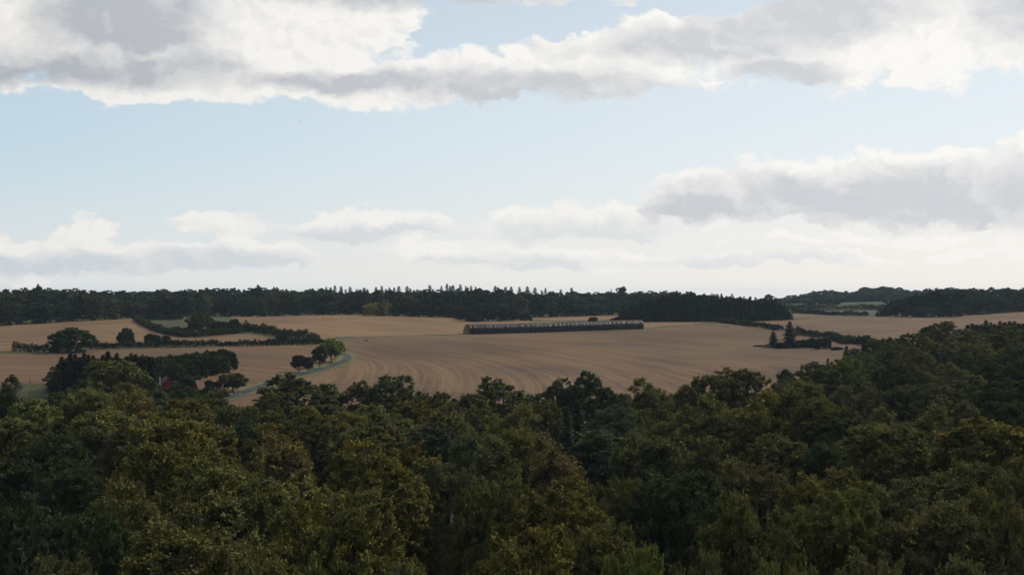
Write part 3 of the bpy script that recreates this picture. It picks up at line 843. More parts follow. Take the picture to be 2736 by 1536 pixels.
# younger trees close the canopy between the big crowns
pos = np.array([((p - CX) / F * D, D) for p, t, w, D, c, a, f in NEAR])
tops = np.array([CZ - (t - HZ) / F * D for p, t, w, D, c, a, f in NEAR])
rad0 = np.array([w / F * D / 2 for p, t, w, D, c, a, f in NEAR])
fill = []
for D in np.arange(62, 470, 10.0):
    for x in np.arange(-0.40 * D, 0.40 * D, 10.0):
        q = np.array([x + random.uniform(-3, 3), D + random.uniform(-3, 3)])
        if q[1] > 330 and (q[0] / q[1] * F + CX) < 2080 + (q[1] - 330) * 1.6: continue
        if q[1] > 300 and (q[0] / q[1] * F + CX) < 720: continue
        d = np.hypot(*(pos - q).T)
        if (d < np.maximum(rad0 * 0.9, 4.2)).any(): continue
        if fill and min(np.hypot(*(f[0] - q)) for f in fill) < 8.8: continue
        wt = 1 / (d + 2) ** 3
        zt = float((wt * tops).sum() / wt.sum()) - random.uniform(7.0, 12.0)
        fill.append((q, zt))
for q, zt in fill:
    D = q[1]
    NEAR.append((q[0] / D * F + CX, HZ + (CZ - zt) / D * F, random.uniform(8.0, 10.5) / D * F, D, random.choice([GREEN, DARK, DARK]), 0.2, "young"))  # mostly dark leaves, painting in the shade of the canopy gaps

# keep only young trees that show between the crowns in front of them
seen_mask = np.zeros((200, 350), bool)
yy, xx = np.mgrid[0:200, 0:350] * 8.0
kept = []
for t in sorted(NEAR, key=lambda t: t[3]):
    px, top, w, D, col, aut, form = t
    w2 = w * (1.22 if form == 'young' else 1.30 if D < 150 else 1.30 if D < 280 else 1.25)
    e = ((xx - px) / (w2 * 0.48)) ** 2 + ((yy - (top + w2 * 0.55)) / (w2 * 0.55)) ** 2 < 1
    e |= (abs(xx - px) < w2 * 0.4) & (yy > top + w2 * 0.5)
    new = int((e & ~seen_mask & (yy < 1536) & (xx < 2736)).sum())
    if form == "young" and new < 9 + 0.10 * (w2 / 8) ** 2: continue
    seen_mask |= e
    kept.append(t)
NEAR = kept
ROWS = [(0, 72, "nearest row"), (72, 103, "second row"), (103, 148, "third row"), (148, 205, "fourth row"), (205, 282, "fifth row"), (282, 372, "sixth row"), (372, 600, "back row")]
for lo, hi, rowname in ROWS:
    row = sorted([t for t in NEAR if lo <= t[3] < hi])
    vis = [t for t in row if -60 < t[0] < 2796]
    for i, t in enumerate(vis):
        px, top, w, D, col, aut, form = t
        if form == 'fir': top += random.uniform(-5, 9); w *= random.uniform(0.75, 1.3)
        p, h, wm = by_depth(px, D, top, w)
        place = "%s from the left in the near wood's %s" % (ordinal(i + 1), rowname)
        if form in ("spruce", "fir"):
            kind = random.choice(SPRUCE[:2])
            plant(kind, "spruce_tree", p, max(h, 7), max(wm, 3.2) * (1.2 if form == "spruce" else 1.1), col, "%s pointed conifer, %s" % (WORD[col], place), "conifer", "conifers in the near wood", 0.0)
        else:
            wm = max(wm, 4) * (1.22 if form == 'young' else 1.30 if D < 150 else 1.30 if D < 280 else 1.25); asp = h / wm
            kind = random.choice(sorted(FINE if D < 150 else BEECH, key=lambda b: abs(math.log(asp / (b["H"] / b["Wd"]))))[:3 if D < 150 else 4])
            word = "low %s young tree" % WORD[col] if form == "young" else "%s beech crown" % WORD[col]
            if h > 2.4 * wm and form != "young": word = "tall " + word
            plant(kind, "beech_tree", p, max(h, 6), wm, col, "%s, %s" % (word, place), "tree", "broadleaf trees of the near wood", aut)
for px, D, top, lab in [(92, 225, 990, "bare dead tree with pale branches before the left stubble field"), (58, 222, 1000, "thin leafless stem left of the bare dead tree"), (650, 265, 1062, "leafless grey sapling below the narrow road"), (672, 262, 1070, "twiggy bare shrub right of the grey sapling")]:
    p, h, w = by_depth(px, D, top, 60)
    plant(DEAD[0 if px > 80 else 1], "bare_tree", p, h, 5.0, DARK, lab, "tree", "leafless trees", 0)

# ------------------------------------------------------------------ trees and bushes out in the fields
def seen(kind, name, px, base, top, w, col, label, cat="tree", group=None, aut=0.3):
    p, h, wm = by_base(px, base, top, w)
    return plant(kind, name, p, h, wm, col, label, cat, group, aut)


seen(MIDT[2], "oak_tree", 190, 941, 874, 120, (0.034, 0.056, 0.020), "big round dark green tree standing in the left hedge")
seen(BUSH[2], "hawthorn_bush", 337, 919, 876, 47, (0.036, 0.044, 0.024), "tall egg-shaped bush behind the left hedge", "bush")
seen(BUSH[0], "hawthorn_bush", 407, 918, 891, 42, (0.038, 0.036, 0.026), "round brownish bush right of the egg-shaped bush", "bush")
seen(BUSH[1], "hawthorn_bush", 443, 918, 895, 32, (0.042, 0.044, 0.028), "small thin greyish bush right of the round brownish bush", "bush")
seen(MIDT[0], "hedge_tree", 752, 921, 890, 36, (0.030, 0.040, 0.018), "small round tree rising from the right end of the left hedge")
seen(ROADT[0], "maple_tree", 853, 986, 925, 38, (0.034, 0.046, 0.018), "slender tree with bare trunk beside the road, left of the bright green tree", aut=.3)
seen(ROADT[1], "maple_tree", 886, 969, 903, 66, (0.16, 0.21, 0.055), "bright green round tree on the inside of the road bend", aut=.25)
seen(ROADT[0], "maple_tree", 800, 996, 948, 44, (0.030, 0.034, 0.020), "dark tree left of the slender roadside tree")
seen(ROADT[0], "maple_tree", 825, 998, 953, 28, (0.030, 0.036, 0.020), "small dark tree leaning on the dark roadside tree's right side")
seen(SPRUCE[2], "spruce_tree", 2066, 929, 883, 34, NEED, "shorter left spruce of the pair in the right field", "conifer", aut=0)
seen(SPRUCE[2], "spruce_tree", 2110, 931, 857, 48, NEED, "tallest spruce of the clump in the right field", "conifer", aut=0)
for px, b, t, w, lab in [(2143, 931, 907, 44, "dark bush touching the tallest spruce in the right field"), (2168, 931, 902, 40, "middle dark bush of the clump in the right field"), (2200, 932, 902, 48, "large dark bush at the right end of the spruce clump"), (2236, 935, 926, 36, "low scrub trailing right from the spruce clump"), (2032, 926, 921, 40, "low scrub trailing left from the spruce pair"), (2086, 931, 914, 30, "small bush between the two spruces in the right field")]:
    seen(BUSH[px % 3], "scrub_bush", px, b, t, w, (0.022, 0.028, 0.018), lab, "bush", aut=.1)
seen(MIDT[2], "willow_tree", 535, 886, 836, 76, (0.070, 0.074, 0.030), "pale yellow-green spreading tree inside the left hedged enclosure", aut=.5)
for px, b, t, w, lab in [(588, 889, 858, 54, "dark bush right of the pale spreading tree"), (626, 889, 852, 48, "taller dark bush at the enclosure's right end"), (652, 886, 866, 30, "low dark bush closing the enclosure's right corner"), (470, 888, 872, 46, "dark bush at the enclosure's lower left"), (500, 895, 874, 44, "dark rounded bush below the pale spreading tree")]:
    seen(BUSH[px % 3], "hawthorn_bush", px, b, t, w, (0.026, 0.036, 0.018), lab, "bush", aut=.2)
for px, b, t, w, col, lab in [(620, 1048, 996, 84, GREEN, "rounded green tree beside the narrow road near the red sheds"), (560, 1048, 1014, 50, DARK, "dark bush left of the rounded tree by the road"), (512, 1046, 1000, 58, DARK, "dark gnarled tree behind the red shed"), (470, 1046, 1016, 50, GREEN, "green bush behind the farmhouse roof"), (590, 1062, 1036, 46, GREEN, "low green bush at the road edge near the marker posts")]:
    seen(MIDT[0] if px in (512, 620) else BUSH[px % 3], "garden_tree" if px in (512, 620) else "garden_bush", px, b, t, w, col, lab, "tree" if px in (512, 620) else "bush")
# conifer block and shrub belt left of the farm
block = [(153, 448, 972, 50), (177, 462, 955, 52), (200, 470, 952, 52), (224, 470, 950, 52), (249, 474, 950, 52), (275, 470, 950, 52), (300, 474, 949, 52), (325, 474, 951, 52), (350, 474, 949, 52), (374, 476, 951, 52), (398, 478, 953, 52), (165, 455, 958, 62), (188, 450, 948, 66), (212, 462, 951, 62), (236, 455, 947, 66), (262, 468, 952, 62), (288, 455, 945, 66), (312, 465, 951, 62), (338, 455, 947, 66), (362, 468, 950, 62), (386, 460, 952, 62), (408, 470, 957, 62),
         (176, 440, 968, 60), (200, 438, 964, 62), (226, 440, 962, 62), (250, 438, 965, 60), (276, 440, 962, 62), (300, 440, 964, 62), (326, 440, 964, 62), (352, 442, 962, 60), (378, 442, 966, 62), (402, 446, 970, 60)]
for i, (px, D, t, w) in enumerate(sorted(block)):
    p, h, wm = by_depth(px, D, t + random.uniform(-7, 8), w)
    plant(SPRUCE[i % 2], "pine_tree", p, h * 1.04, wm * 0.95, (0.018, 0.027, 0.018), "blackish conifer, %s from the left in the dark block left of the farm" % ordinal(i + 1), "conifer", "dark conifer block by the farm", 0)
p, h, wm = by_depth(150, 440, 978, 64)
plant(BEECH[0], "beech_tree", p, h, wm, DARK, "dark round tree at the left foot of the conifer block", "tree", None, .1)
belt = [(425, 484, 958, 60), (402, 480, 954, 60), (382, 484, 950, 60), (445, 492, 955, 60), (432, 500, 952, 60), (462, 505, 948, 60), (496, 512, 944, 60), (530, 520, 940, 60), (564, 530, 936, 56), (596, 540, 932, 56), (612, 536, 938, 44), (588, 520, 948, 50), (556, 510, 952, 52), (524, 498, 960, 54), (496, 488, 966, 56), (466, 478, 972, 58), (438, 470, 980, 60), (420, 462, 992, 60), (478, 466, 994, 48), (506, 474, 986, 44), (450, 458, 1005, 50), (410, 452, 1012, 54)]
for i, (px, D, t, w) in enumerate(sorted(belt)):
    p, h, wm = by_depth(px, D, t, w)
    plant(BUSH[i % 3], "shrub", p, max(h, 2.5), wm * 1.15, [(0.028, 0.044, 0.020), (0.040, 0.056, 0.024), (0.024, 0.034, 0.018)][i % 3], "green shrub, %s from the left in the belt running up from the farm" % ordinal(i + 1), "shrub", "shrub belt above the farm", .25)
garden = [(478, 428, 1024, 54), (508, 430, 1034, 36), (556, 428, 1032, 40), (414, 434, 1020, 36), (450, 436, 1040, 24), (524, 432, 1040, 22), (545, 430, 1042, 24), (462, 432, 1034, 28), (395, 395, 1012, 60), (430, 400, 1046, 56), (470, 395, 1042, 60), (505, 392, 1048, 56), (545, 385, 1050, 60), (585, 380, 1060, 50), (400, 360, 1040, 70), (450, 350, 1062, 70), (505, 345, 1066, 70), (555, 340, 1070, 70), (610, 345, 1080, 60)]
for i, (px, D, t, w) in enumerate(sorted(garden)):
    p, h, wm = by_depth(px, D, t, w)
    plant(MIDT[i % 2] if h > 4 else BUSH[i % 3], "garden_tree", p, max(h, 3), wm * 1.1, [GREEN, (0.044, 0.062, 0.022), TEAL][i % 3], "leafy garden tree, %s from the left in front of the red farm buildings" % ordinal(i + 1), "tree", "trees in front of the farm", .3)


# ------------------------------------------------------------------ hedges
def hedge(pts, h, w, col, label, aut=0.2, gap=0.0, uneven=0.35):
    path = smooth_path([W(*q) for q in pts], 8)
    seg = np.hypot(*np.diff(path, axis=0).T); cum = np.concatenate([[0], np.cumsum(seg)]); L = cum[-1]
    r = np.random.default_rng(int(abs(pts[0][0]) * 7 + pts[0][1]))
    n = int(L * 26)
    t = r.uniform(0, L, n)
    x = np.interp(t, cum, path[:, 0]); y = np.interp(t, cum, path[:, 1])
    prof = h * (1 + uneven * (np.sin(t * 0.35 + 1) * 0.4 + np.sin(t * 0.9) * 0.3 + np.sin(t * 0.13 + 2) * 0.5 + r.normal(0, 0.12, n)))
    an = r.uniform(0, np.pi, n)
    off = np.cos(an) * w / 2 * r.uniform(0.6, 1.0, n); zz = np.sin(an) ** 0.8 * prof * r.uniform(0.45, 1.0, n)
    dx = np.gradient(path[:, 0]); dy = np.gradient(path[:, 1]); nn = np.hypot(dx, dy)
    nxv = np.interp(t, cum, -dy / nn); nyv = np.interp(t, cum, dx / nn)
    c = np.column_stack([x + nxv * off, y + nyv * off, 0 * x]); c[:, 2] = ground(c[:, 0], c[:, 1]) + zz + 0.1
    out = np.column_stack([nxv * np.cos(an), nyv * np.cos(an), np.sin(an) + 0.35]) + r.normal(0, 0.4, (n, 3))
    o0 = np.array([path[0, 0], path[0, 1], float(ground(path[0, 0], path[0, 1]))])
    root = empty("hedge", o0)
    cc, ax, nm, tn = sprays(r, c - o0, unit(out), r.uniform(0.4, 1.0, n), 5, 0.4, 0.3)
    sz = 0.50 * r.uniform(0.7, 1.3, len(cc))
    me = leaf_mesh("foliage", cc, ax, nm, sz * 1.3, sz * 0.9, tn, M_LEAF)
    o = bpy.data.objects.new("foliage", me); COL.objects.link(o); o.parent = root; o.color = (*col, aut)
    st = []
    for s in np.arange(1, L, 2.2):
        q = np.array([np.interp(s, cum, path[:, 0]), np.interp(s, cum, path[:, 1])]) + r.normal(0, 0.3, 2)
        b = np.array([*q, float(ground(*q)) - 0.1]) - o0
        st.append((np.array([b, b + [r.normal(0, .2), r.normal(0, .2), h * 0.4], b + [r.normal(0, .4), r.normal(0, .4), h * 0.75]]), np.array([0.09, 0.06, 0.02])))
    o2 = bpy.data.objects.new("stems", tubes_mesh("stems", st, M_BARK, 4)); COL.objects.link(o2); o2.parent = root
    tag(root, label, "hedge", "field hedges")
    ALL.append(root)
    return root


HG = (0.028, 0.038, 0.020)
hedge([(32, 941), (80, 940), (130, 940)], 3.2, 4.0, HG, "dark hedge stub left of the big round hedge tree")
hedge([(235, 934), (300, 930), (400, 928), (480, 927), (600, 926), (700, 924), (790, 921), (862, 917)], 2.5, 3.2, HG, "long low dark hedge across the left fields, right of the big round tree")
hedge([(365, 857), (385, 868), (412, 881), (450, 893), (480, 899), (520, 902), (600, 894), (650, 889)], 2.9, 4.0, (0.030, 0.044, 0.020), "curving hedge round the lower side of the left enclosure")
hedge([(360, 854), (400, 855), (440, 856), (486, 856)], 2.9, 4.0, HG, "straight dark hedge along the enclosure's upper side")
hedge([(655, 882), (700, 889), (745, 897), (800, 905), (850, 913)], 3.6, 4.5, (0.034, 0.048, 0.022), "thick hedge slanting down from the enclosure to the bright roadside tree")
hedge([(1925, 862), (1960, 866), (2000, 871), (2030, 874)], 2.4, 3.0, HG, "thin hedge running down from the dark conifer plantation")
hedge([(2036, 877), (2060, 879), (2086, 883)], 2.6, 4.5, (0.022, 0.028, 0.018), "short dark humped hedge above the two field spruces", uneven=0.2)
hedge([(2128, 893), (2180, 900), (2230, 908), (2290, 919), (2340, 928), (2400, 940)], 3.0, 3.6, HG, "long hedge slanting down right from behind the tallest field spruce")
hedge([(2118, 837), (2170, 840), (2240, 843.5), (2318, 845)], 3.0, 4.0, (0.022, 0.028, 0.018), "far dark hedge along the top of the right field")
hedge([(2010, 826), (2080, 828), (2180, 830), (2280, 829), (2370, 829)], 5.0, 6.0, FARG, "farthest hedge band below the bluish hill wood", uneven=0.25)

# ------------------------------------------------------------------ far woods
def lerp(pts, x):
    a = np.array(pts, float)
    return float(np.interp(x, a[:, 0], a[:, 1]))


BASE = [(-120, 878), (0, 872), (100, 866), (200, 860), (370, 851), (440, 849), (560, 847), (700, 847), (850, 843), (960, 841), (1100, 844), (1230, 848), (1300, 852), (1420, 850), (1560, 845), (1660, 842), (1800, 842), (1990, 842)]
SKY = [(-120, 775), (0, 772), (60, 770), (105, 764), (160, 767), (240, 769), (340, 777), (420, 773), (490, 769), (600, 770), (690, 765), (760, 769), (860, 768), (1000, 768), (1150, 765), (1260, 763), (1400, 769), (1500, 773), (1600, 779), (1700, 776), (1800, 776), (1900, 783), (1990, 792), (2080, 800)]
SECT = [(0, 370, "above left knoll field"), (370, 660, "above the hedged enclosure"), (660, 980, "above the upper stubble field"), (980, 1240, "near the yellowish trees"), (1240, 1660, "behind the long straw stack"), (1660, 2120, "behind the dark conifer plantation")]
def sector(px):
    for a, b, n in SECT:
        if px < b: return n
    return SECT[-1][2]


def far_row(step, depth, topf, wide, word, kinds, cols, x0=-80, x1=2000, jit=6, name="far_broadleaf_tree", cat="tree", aut=.3, irregular=0.25):
    x = x0
    while x < x1:
        b = W(x, lerp(BASE, x)); D = b[1] + depth + random.uniform(0, 0.25) * 60
        p = WD(x, D)
        top = topf(x) + random.uniform(-jit, jit)
        h = max(CZ - (top - HZ) / F * D - p[2], 7)
        w = wide * random.uniform(0.8, 1.25)
        plant(random.choice(kinds), name, p, h, w, random.choice(cols), "%s {n} from left in far wood's %s %s" % (word[0], word[1], sector(x)), cat, "far wood", aut)
        x += step * random.uniform(1 - irregular, 1 + irregular)


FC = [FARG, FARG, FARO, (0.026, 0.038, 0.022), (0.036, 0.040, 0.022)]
far_row(34, 6, lambda x: 800 + 9 * math.sin(x * 0.021) + 5 * math.sin(x * 0.057 + 1), 17, ('dark broadleaf tree,', 'front row'), FART, FC, x1=1990, jit=9)
far_row(36, 70, lambda x: lerp(SKY, x) + 17, 18, ('dark broadleaf tree,', 'second row'), FART, FC, jit=5)
far_row(36, 150, lambda x: lerp(SKY, x) + 9, 19, ('dark broadleaf tree,', 'third row'), FART, FC, jit=4)
far_row(34, 260, lambda x: lerp(SKY, x) + 3, 19, ('skyline broadleaf tree,', 'top row'), FART, FC, x1=900, jit=4)
far_row(15, 260, lambda x: lerp(SKY, x) + 1 + 3 * math.sin(x * 0.04), 9.5, ('pointed skyline spruce,', 'top row'), FARSPR, [FARN, (0.018, 0.028, 0.020)], x0=860, x1=1530, jit=8, irregular=0.55, name="far_spruce_tree", cat="conifer", aut=0)
far_row(34, 260, lambda x: lerp(SKY, x) + 3, 19, ('skyline broadleaf tree,', 'top row'), FART, FC, x0=1530, x1=2080, jit=3)
# single far trees that stand out
def far_one(px, base, top, w, col, lab, kind=None, aut=.3, name="far_broadleaf_tree", cat="tree", dD=0):
    b = W(px, base); D = b[1] + dD; p = WD(px, D)
    plant(kind or random.choice(FART), name, p, CZ - (top - HZ) / F * D - p[2], w / F * D, col, lab, cat, None, aut)


far_one(986, 841, 810, 36, (0.27, 0.25, 0.08), "left yellowish tree at the foot of the far wood", aut=.8, dD=-30)
far_one(1012, 840, 806, 34, (0.32, 0.28, 0.09), "brightest yellowish tree at the foot of the far wood", aut=.8, dD=-30)
far_one(1038, 840, 810, 28, (0.24, 0.23, 0.08), "right yellowish tree at the foot of the far wood", aut=.8, dD=-30)
far_one(1020, 843, 778, 36, (0.13, 0.14, 0.06), "tall pale yellow-green tree above the yellowish trees", kind=FARSPR[3], dD=-12, aut=.4)
for i, (px, b, t, w) in enumerate([(1062, 842, 808, 40), (1092, 843, 810, 40), (1122, 844, 808, 44), (1156, 845, 808, 44), (1188, 846, 812, 42), (1214, 847, 820, 34)]):
    far_one(px, b, t, w, (0.036, 0.040, 0.020), "rounded thicket tree, %s from the left right of the yellowish trees" % ordinal(i + 1), dD=-25)
for i, (px, b, t, w) in enumerate([(1228, 852, 832, 36), (1244, 855, 824, 44), (1272, 857, 815, 50), (1302, 857, 812, 50), (1334, 857, 816, 50), (1362, 857, 824, 44), (1398, 855, 834, 40), (1270, 858, 842, 30), (1412, 855, 842, 24)]):
    far_one(px, b, t, w, (0.026, 0.036, 0.020), "dark clump tree, %s in the clump above the straw stack's left end" % ordinal(i + 1), dD=-15)
far_one(1585, 860, 846, 28, (0.030, 0.036, 0.018), "lone bush on the bright strip behind the straw stack", kind=BUSH[1], name="far_bush", cat="bush")
far_one(1640, 860, 850, 24, (0.028, 0.034, 0.018), "small bush at the right end of the bright strip", kind=BUSH[0], name="far_bush", cat="bush")
far_one(1660, 842, 766, 34, (0.034, 0.036, 0.022), "spreading tree standing above the skyline behind the straw stack", dD=330)
far_one(1633, 842, 772, 12, FARN, "narrow dark tree left of the spreading skyline tree", kind=FARSPR[0], dD=330, name="far_spruce_tree", cat="conifer")
far_one(105, 866, 759, 26, FARG, "tallest bump on the left skyline", dD=330)
far_one(690, 846, 761, 26, FARG, "highest rounded crown on the skyline left of the spruces", dD=330)
far_one(2056, 842, 786, 34, (0.040, 0.042, 0.030), "see-through tree rising behind the plantation's right end", dD=500)
far_one(2074, 842, 795, 24, (0.030, 0.034, 0.024), "small dark tree right of the see-through skyline tree", dD=420)
# conifer plantation right of the stack
PT = [(1650, 838), (1690, 816), (1740, 800), (1780, 785), (1800, 782), (1880, 783), (1960, 790), (2020, 797), (2070, 802), (2100, 815), (2112, 830)]
PB = [(1650, 861), (1750, 861), (1850, 859), (1960, 859), (2060, 857), (2112, 855)]
x = 1655; n = 0
while x < 2114:
    for rw, (dd, up) in enumerate([(0, 8), (16, 3), (34, -1)]):
        xx = x + rw * 4 + random.uniform(-2, 2)
        if xx > 2112: continue
        b = W(xx, lerp(PB, xx)); D = b[1] + dd; p = WD(xx, D); top = lerp(PT, xx) + up + random.uniform(-6, 7)
        h = CZ - (top - HZ) / F * D - p[2]
        lf = xx < 1790
        plant(random.choice(FART if lf and rw == 0 else FARSPR), "plantation_tree", p, max(h, 4), 8.5 if lf and rw == 0 else 6.4, random.choice([FARN, (0.017, 0.022, 0.018), (0.020, 0.026, 0.018)]),
              "%s of dark plantation beside the straw stack" % ("rounded edge tree, {n} from left" if lf and rw == 0 else ("conifer, {n} from left in front row", "conifer, {n} from left in middle row", "conifer, {n} from left in back row")[rw]), "conifer" if not (lf and rw == 0) else "tree", "dark conifer plantation", .1)
    x += 13 * random.uniform(0.85, 1.15)
# right-hand far wood and bluish hill wood
RB = [(2340, 846), (2420, 847), (2520, 847), (2640, 837), (2736, 830), (2850, 824)]
for i, (px, t, w, dd) in enumerate([(2362, 822, 40, 0), (2392, 800, 60, 4), (2378, 828, 40, -4), (2448, 786, 84, 0), (2440, 812, 56, -10), (2476, 820, 60, -14), (2510, 776, 90, 6), (2560, 772, 80, 10), (2590, 778, 70, 0), (2640, 782, 70, 0), (2690, 784, 66, 0), (2736, 778, 70, 0), (2540, 815, 60, -12), (2620, 800, 60, -8), (2670, 800, 60, -6), (2720, 796, 60, -6), (2790, 775, 80, 0)]):
    b = W(px, lerp(RB, px)); D = b[1] + dd; p = WD(px, D)
    plant(FART[i % 5], "far_broadleaf_tree", p, CZ - (t - HZ) / F * D - p[2], w / F * D * 1.1, random.choice(FC), "dark tree, %s from the left along the wood edge above the right field" % ordinal(i + 1), "tree", "wood above the right field", .25)
for i, (px, t) in enumerate([(2530, 768), (2580, 770), (2620, 772), (2660, 768), (2700, 769), (2740, 768)]):
    p = WD(px, 1260)
    plant(FART[i % 5], "far_broadleaf_tree", p, CZ - (t - HZ) / F * 1260 - p[2], 24, FARG, "%s skyline crown from the left behind the wood above the right field" % ordinal(i + 1), "tree", "wood above the right field", .25)
HT = [(2080, 800), (2110, 790), (2150, 783), (2210, 776), (2280, 776), (2300, 771), (2360, 766), (2400, 770), (2440, 772), (2500, 772), (2560, 770)]
for rw, (D0, dn) in enumerate([(1800, 15), (1920, 7), (2060, 0)]):
    x = 2085
    while x < 2560:
        D = D0 + random.uniform(-30, 30); p = WD(x, D); top = lerp(HT, x) + dn + random.uniform(-3, 3)
        plant(random.choice(FART), "hill_tree", p, max(CZ - (top - HZ) / F * D - p[2], 6), 24 * random.uniform(.8, 1.25), random.choice(FC), "bluish far-off tree, {n} from left in the %s row of the hill wood" % ("front", "middle", "top")[rw], "tree", "hill wood on the horizon", .2)
        x += 27 * random.uniform(.8, 1.2)
for i, (px, b, t, w) in enumerate([(2164, 826, 802, 34), (2200, 816, 800, 40), (2230, 814, 803, 36)]):
    far_one(px, b, t, w, (0.036, 0.048, 0.026), "greenish tree, %s from the left before the bluish hill wood" % ordinal(i + 1))

# ordinals for rows planted in a loop
rowsets = {}
for o in ALL:
    if "{n}" in o["label"]: rowsets.setdefault(o["label"], []).append(o)
for lab, os_ in rowsets.items():
    for i, o in enumerate(sorted(os_, key=lambda o: o.location[0] / o.location[1])):
        o["label"] = lab.replace("{n}", ordinal(i + 1))

# ------------------------------------------------------------------ long straw stack under black sheeting
def mat_tarp():
    m, g, out = new_mat("black_plastic_sheet")
    tc = g.nt.nodes.new('ShaderNodeTexCoord').outputs['Object']
    n = g.noise(g.v('MULTIPLY', tc, (1.2, 0.35, 0.35)), 1.0, 5, 0.65)
    c = g.mix(g.ss(n, 0.42, 0.75), (0.004, 0.004, 0.008), (0.010, 0.010, 0.018))
    principled(g, out, c, g.ss(n, 0.2, 0.8, 0.36, 0.58), 0.18, g.noise(g.v('MULTIPLY', g.v('ADD', tc, g.comb(g.m('MULTIPLY', g.sep(tc)[2], 0.35), 0.0, 0.0)), (1.5, 0.22, 0.22)), 1.0, 3, 0.55), 0.7, 0.4)
    return m


M_TARP = mat_tarp()
M_STRAW = mat_noise("packed_straw", (0.14, 0.11, 0.065), (0.25, 0.20, 0.12), 3.0)
e0 = W(1245, 892.5); e1 = WD(1712, 852.0)
ax = e1 - e0; LEN = float(np.hypot(ax[0], ax[1])); ang = math.atan2(ax[1], ax[0])
stack = empty("straw_stack", (e0[0], e0[1], e0[2] + 0.1), ang)
tag(stack, "very long low straw stack under black sheeting across the middle field", "straw stack")
slope = (e1[2] - e0[2]) / LEN
HW, HS, HT_ = 3.7, 2.4, 5.4          # half width, side height, ridge height
r = np.random.default_rng(5)
NSEG = 330; NPR = 20
us = np.linspace(0.55, LEN, NSEG)
folds = np.zeros((NSEG, NPR))
V = []
tt = np.linspace(0, 1, NPR)
def profile(t):
    if t < 0.24: return -HW, HS * t / 0.24
    if t > 0.76: return HW, HS * (1 - t) / 0.24
    a = math.pi * (1 - (t - 0.24) / 0.52)
    return HW * math.cos(a), HS + (HT_ - HS) * math.sin(a)
PR = np.array([profile(t) for t in tt])
nrmP = unit(PR - np.array([0, HS * 0.55]))
ph = np.cumsum(np.abs(r.normal(0.65, 0.6, NSEG))); lean = np.interp(us, np.linspace(0, LEN, 40), r.normal(1.0, 0.9, 40))
amp = 0.36 * np.abs(np.interp(us, np.linspace(0, LEN, 150), r.normal(0.0, 0.5, 150))) ** 1.2 + 0.05
baleu = np.abs(np.sin(us * math.pi / 2.45)) ** 0.5
gz = np.array([float(ground(e0[0] + math.cos(ang) * u, e0[1] + math.sin(ang) * u)) - e0[2] for u in us])
for i, u in enumerate(us):
    for k in range(NPR):
        s_ = (1 - abs(tt[k] - 0.5) * 2) if False else abs(tt[k] - 0.5) * 2
        f = amp[i] * math.sin(ph[i] + lean[i] * 3 * s_) * (0.12 + s_) + 0.05 * baleu[i]
        f += 0.05 * math.sin(k * 2.1 + u * 0.8)
        y, z = PR[k] + nrmP[k] * f
        z = max(z, 0.02) * (1 + 0.02 * math.sin(u * 0.21)) + gz[i]
        V.append((u + 0.12 * math.sin(k * 1.3 + i), y, z))
Fc = [(i * NPR + k, (i + 1) * NPR + k, (i + 1) * NPR + k + 1, i * NPR + k + 1) for i in range(NSEG - 1) for k in range(NPR - 1)]
capc = len(V); V.append((LEN + 0.1, 0, 2.0 + gz[-1]))
Fc += [((NSEG - 1) * NPR + k, capc, (NSEG - 1) * NPR + k + 1) for k in range(NPR - 1)]
mesh_obj("sheeting", V, Fc, M_TARP, stack, True)
# the open left end shows the bales
bme = None
for row in range(4):
    ncol = [3, 3, 2, 1][row]
    for c in range(ncol):
        w = 2.28
        y = (c - (ncol - 1) / 2) * (w + 0.05)
        z0 = row * 1.24 + 0.05
        if bme is None:
            a, b, h = 1.15, 1.12, 1.18
            vs = []
            for sx in (-1, 1):
                for sy, sz in ((-.94, 0.05), (-1, .12), (-1, .9), (-.94, .98), (.94, .98), (1, .9), (1, .12), (.94, 0.05)):
                    vs.append((sx * a, sy * b, sz * h))
            fs = [tuple(range(8))[::-1], tuple(range(8, 16))] + [(i, (i + 1) % 8, 8 + (i + 1) % 8, 8 + i) for i in range(8)]
            o = mesh_obj("bale", vs, fs, M_STRAW, stack); bme = o.data
        else:
            o = bpy.data.objects.new("bale", bme); COL.objects.link(o); o.parent = stack
        o.location = (0.75 + random.uniform(-.08, .05), y, z0 + gz[0]); o.rotation_euler = (0, 0, random.uniform(-.03, .03))


# ------------------------------------------------------------------ small farm seen between the garden trees
def box(x0, x1, y0, y1, z0, z1):
    v = [(x, y, z) for z in (z0, z1) for y in (y0, y1) for x in (x0, x1)]
    f = [(0, 2, 3, 1), (4, 5, 7, 6), (0, 1, 5, 4), (2, 6, 7, 3), (0, 4, 6, 2), (1, 3, 7, 5)]
    return v, f


M_RED = mat_noise("red_painted_boards", (0.085, 0.016, 0.016), (0.13, 0.026, 0.022), 1.5)
M_ROOF = mat_noise("weathered_tiles", (0.07, 0.042, 0.036), (0.11, 0.07, 0.06), 1.2)
M_ROOFD = mat_noise("dark_roofing_felt", (0.035, 0.033, 0.034), (0.06, 0.055, 0.055), 1.2)
M_WHITE = mat_noise("white_paint", (0.62, 0.62, 0.60), (0.78, 0.78, 0.76), 2.0)
M_GLASS = mat_noise("dark_window_glass", (0.02, 0.025, 0.03), (0.03, 0.035, 0.04), 1.0, 0.1, 0.5)
M_BLACK = mat_noise("black_band", (0.015, 0.015, 0.015), (0.02, 0.02, 0.02), 1.0)


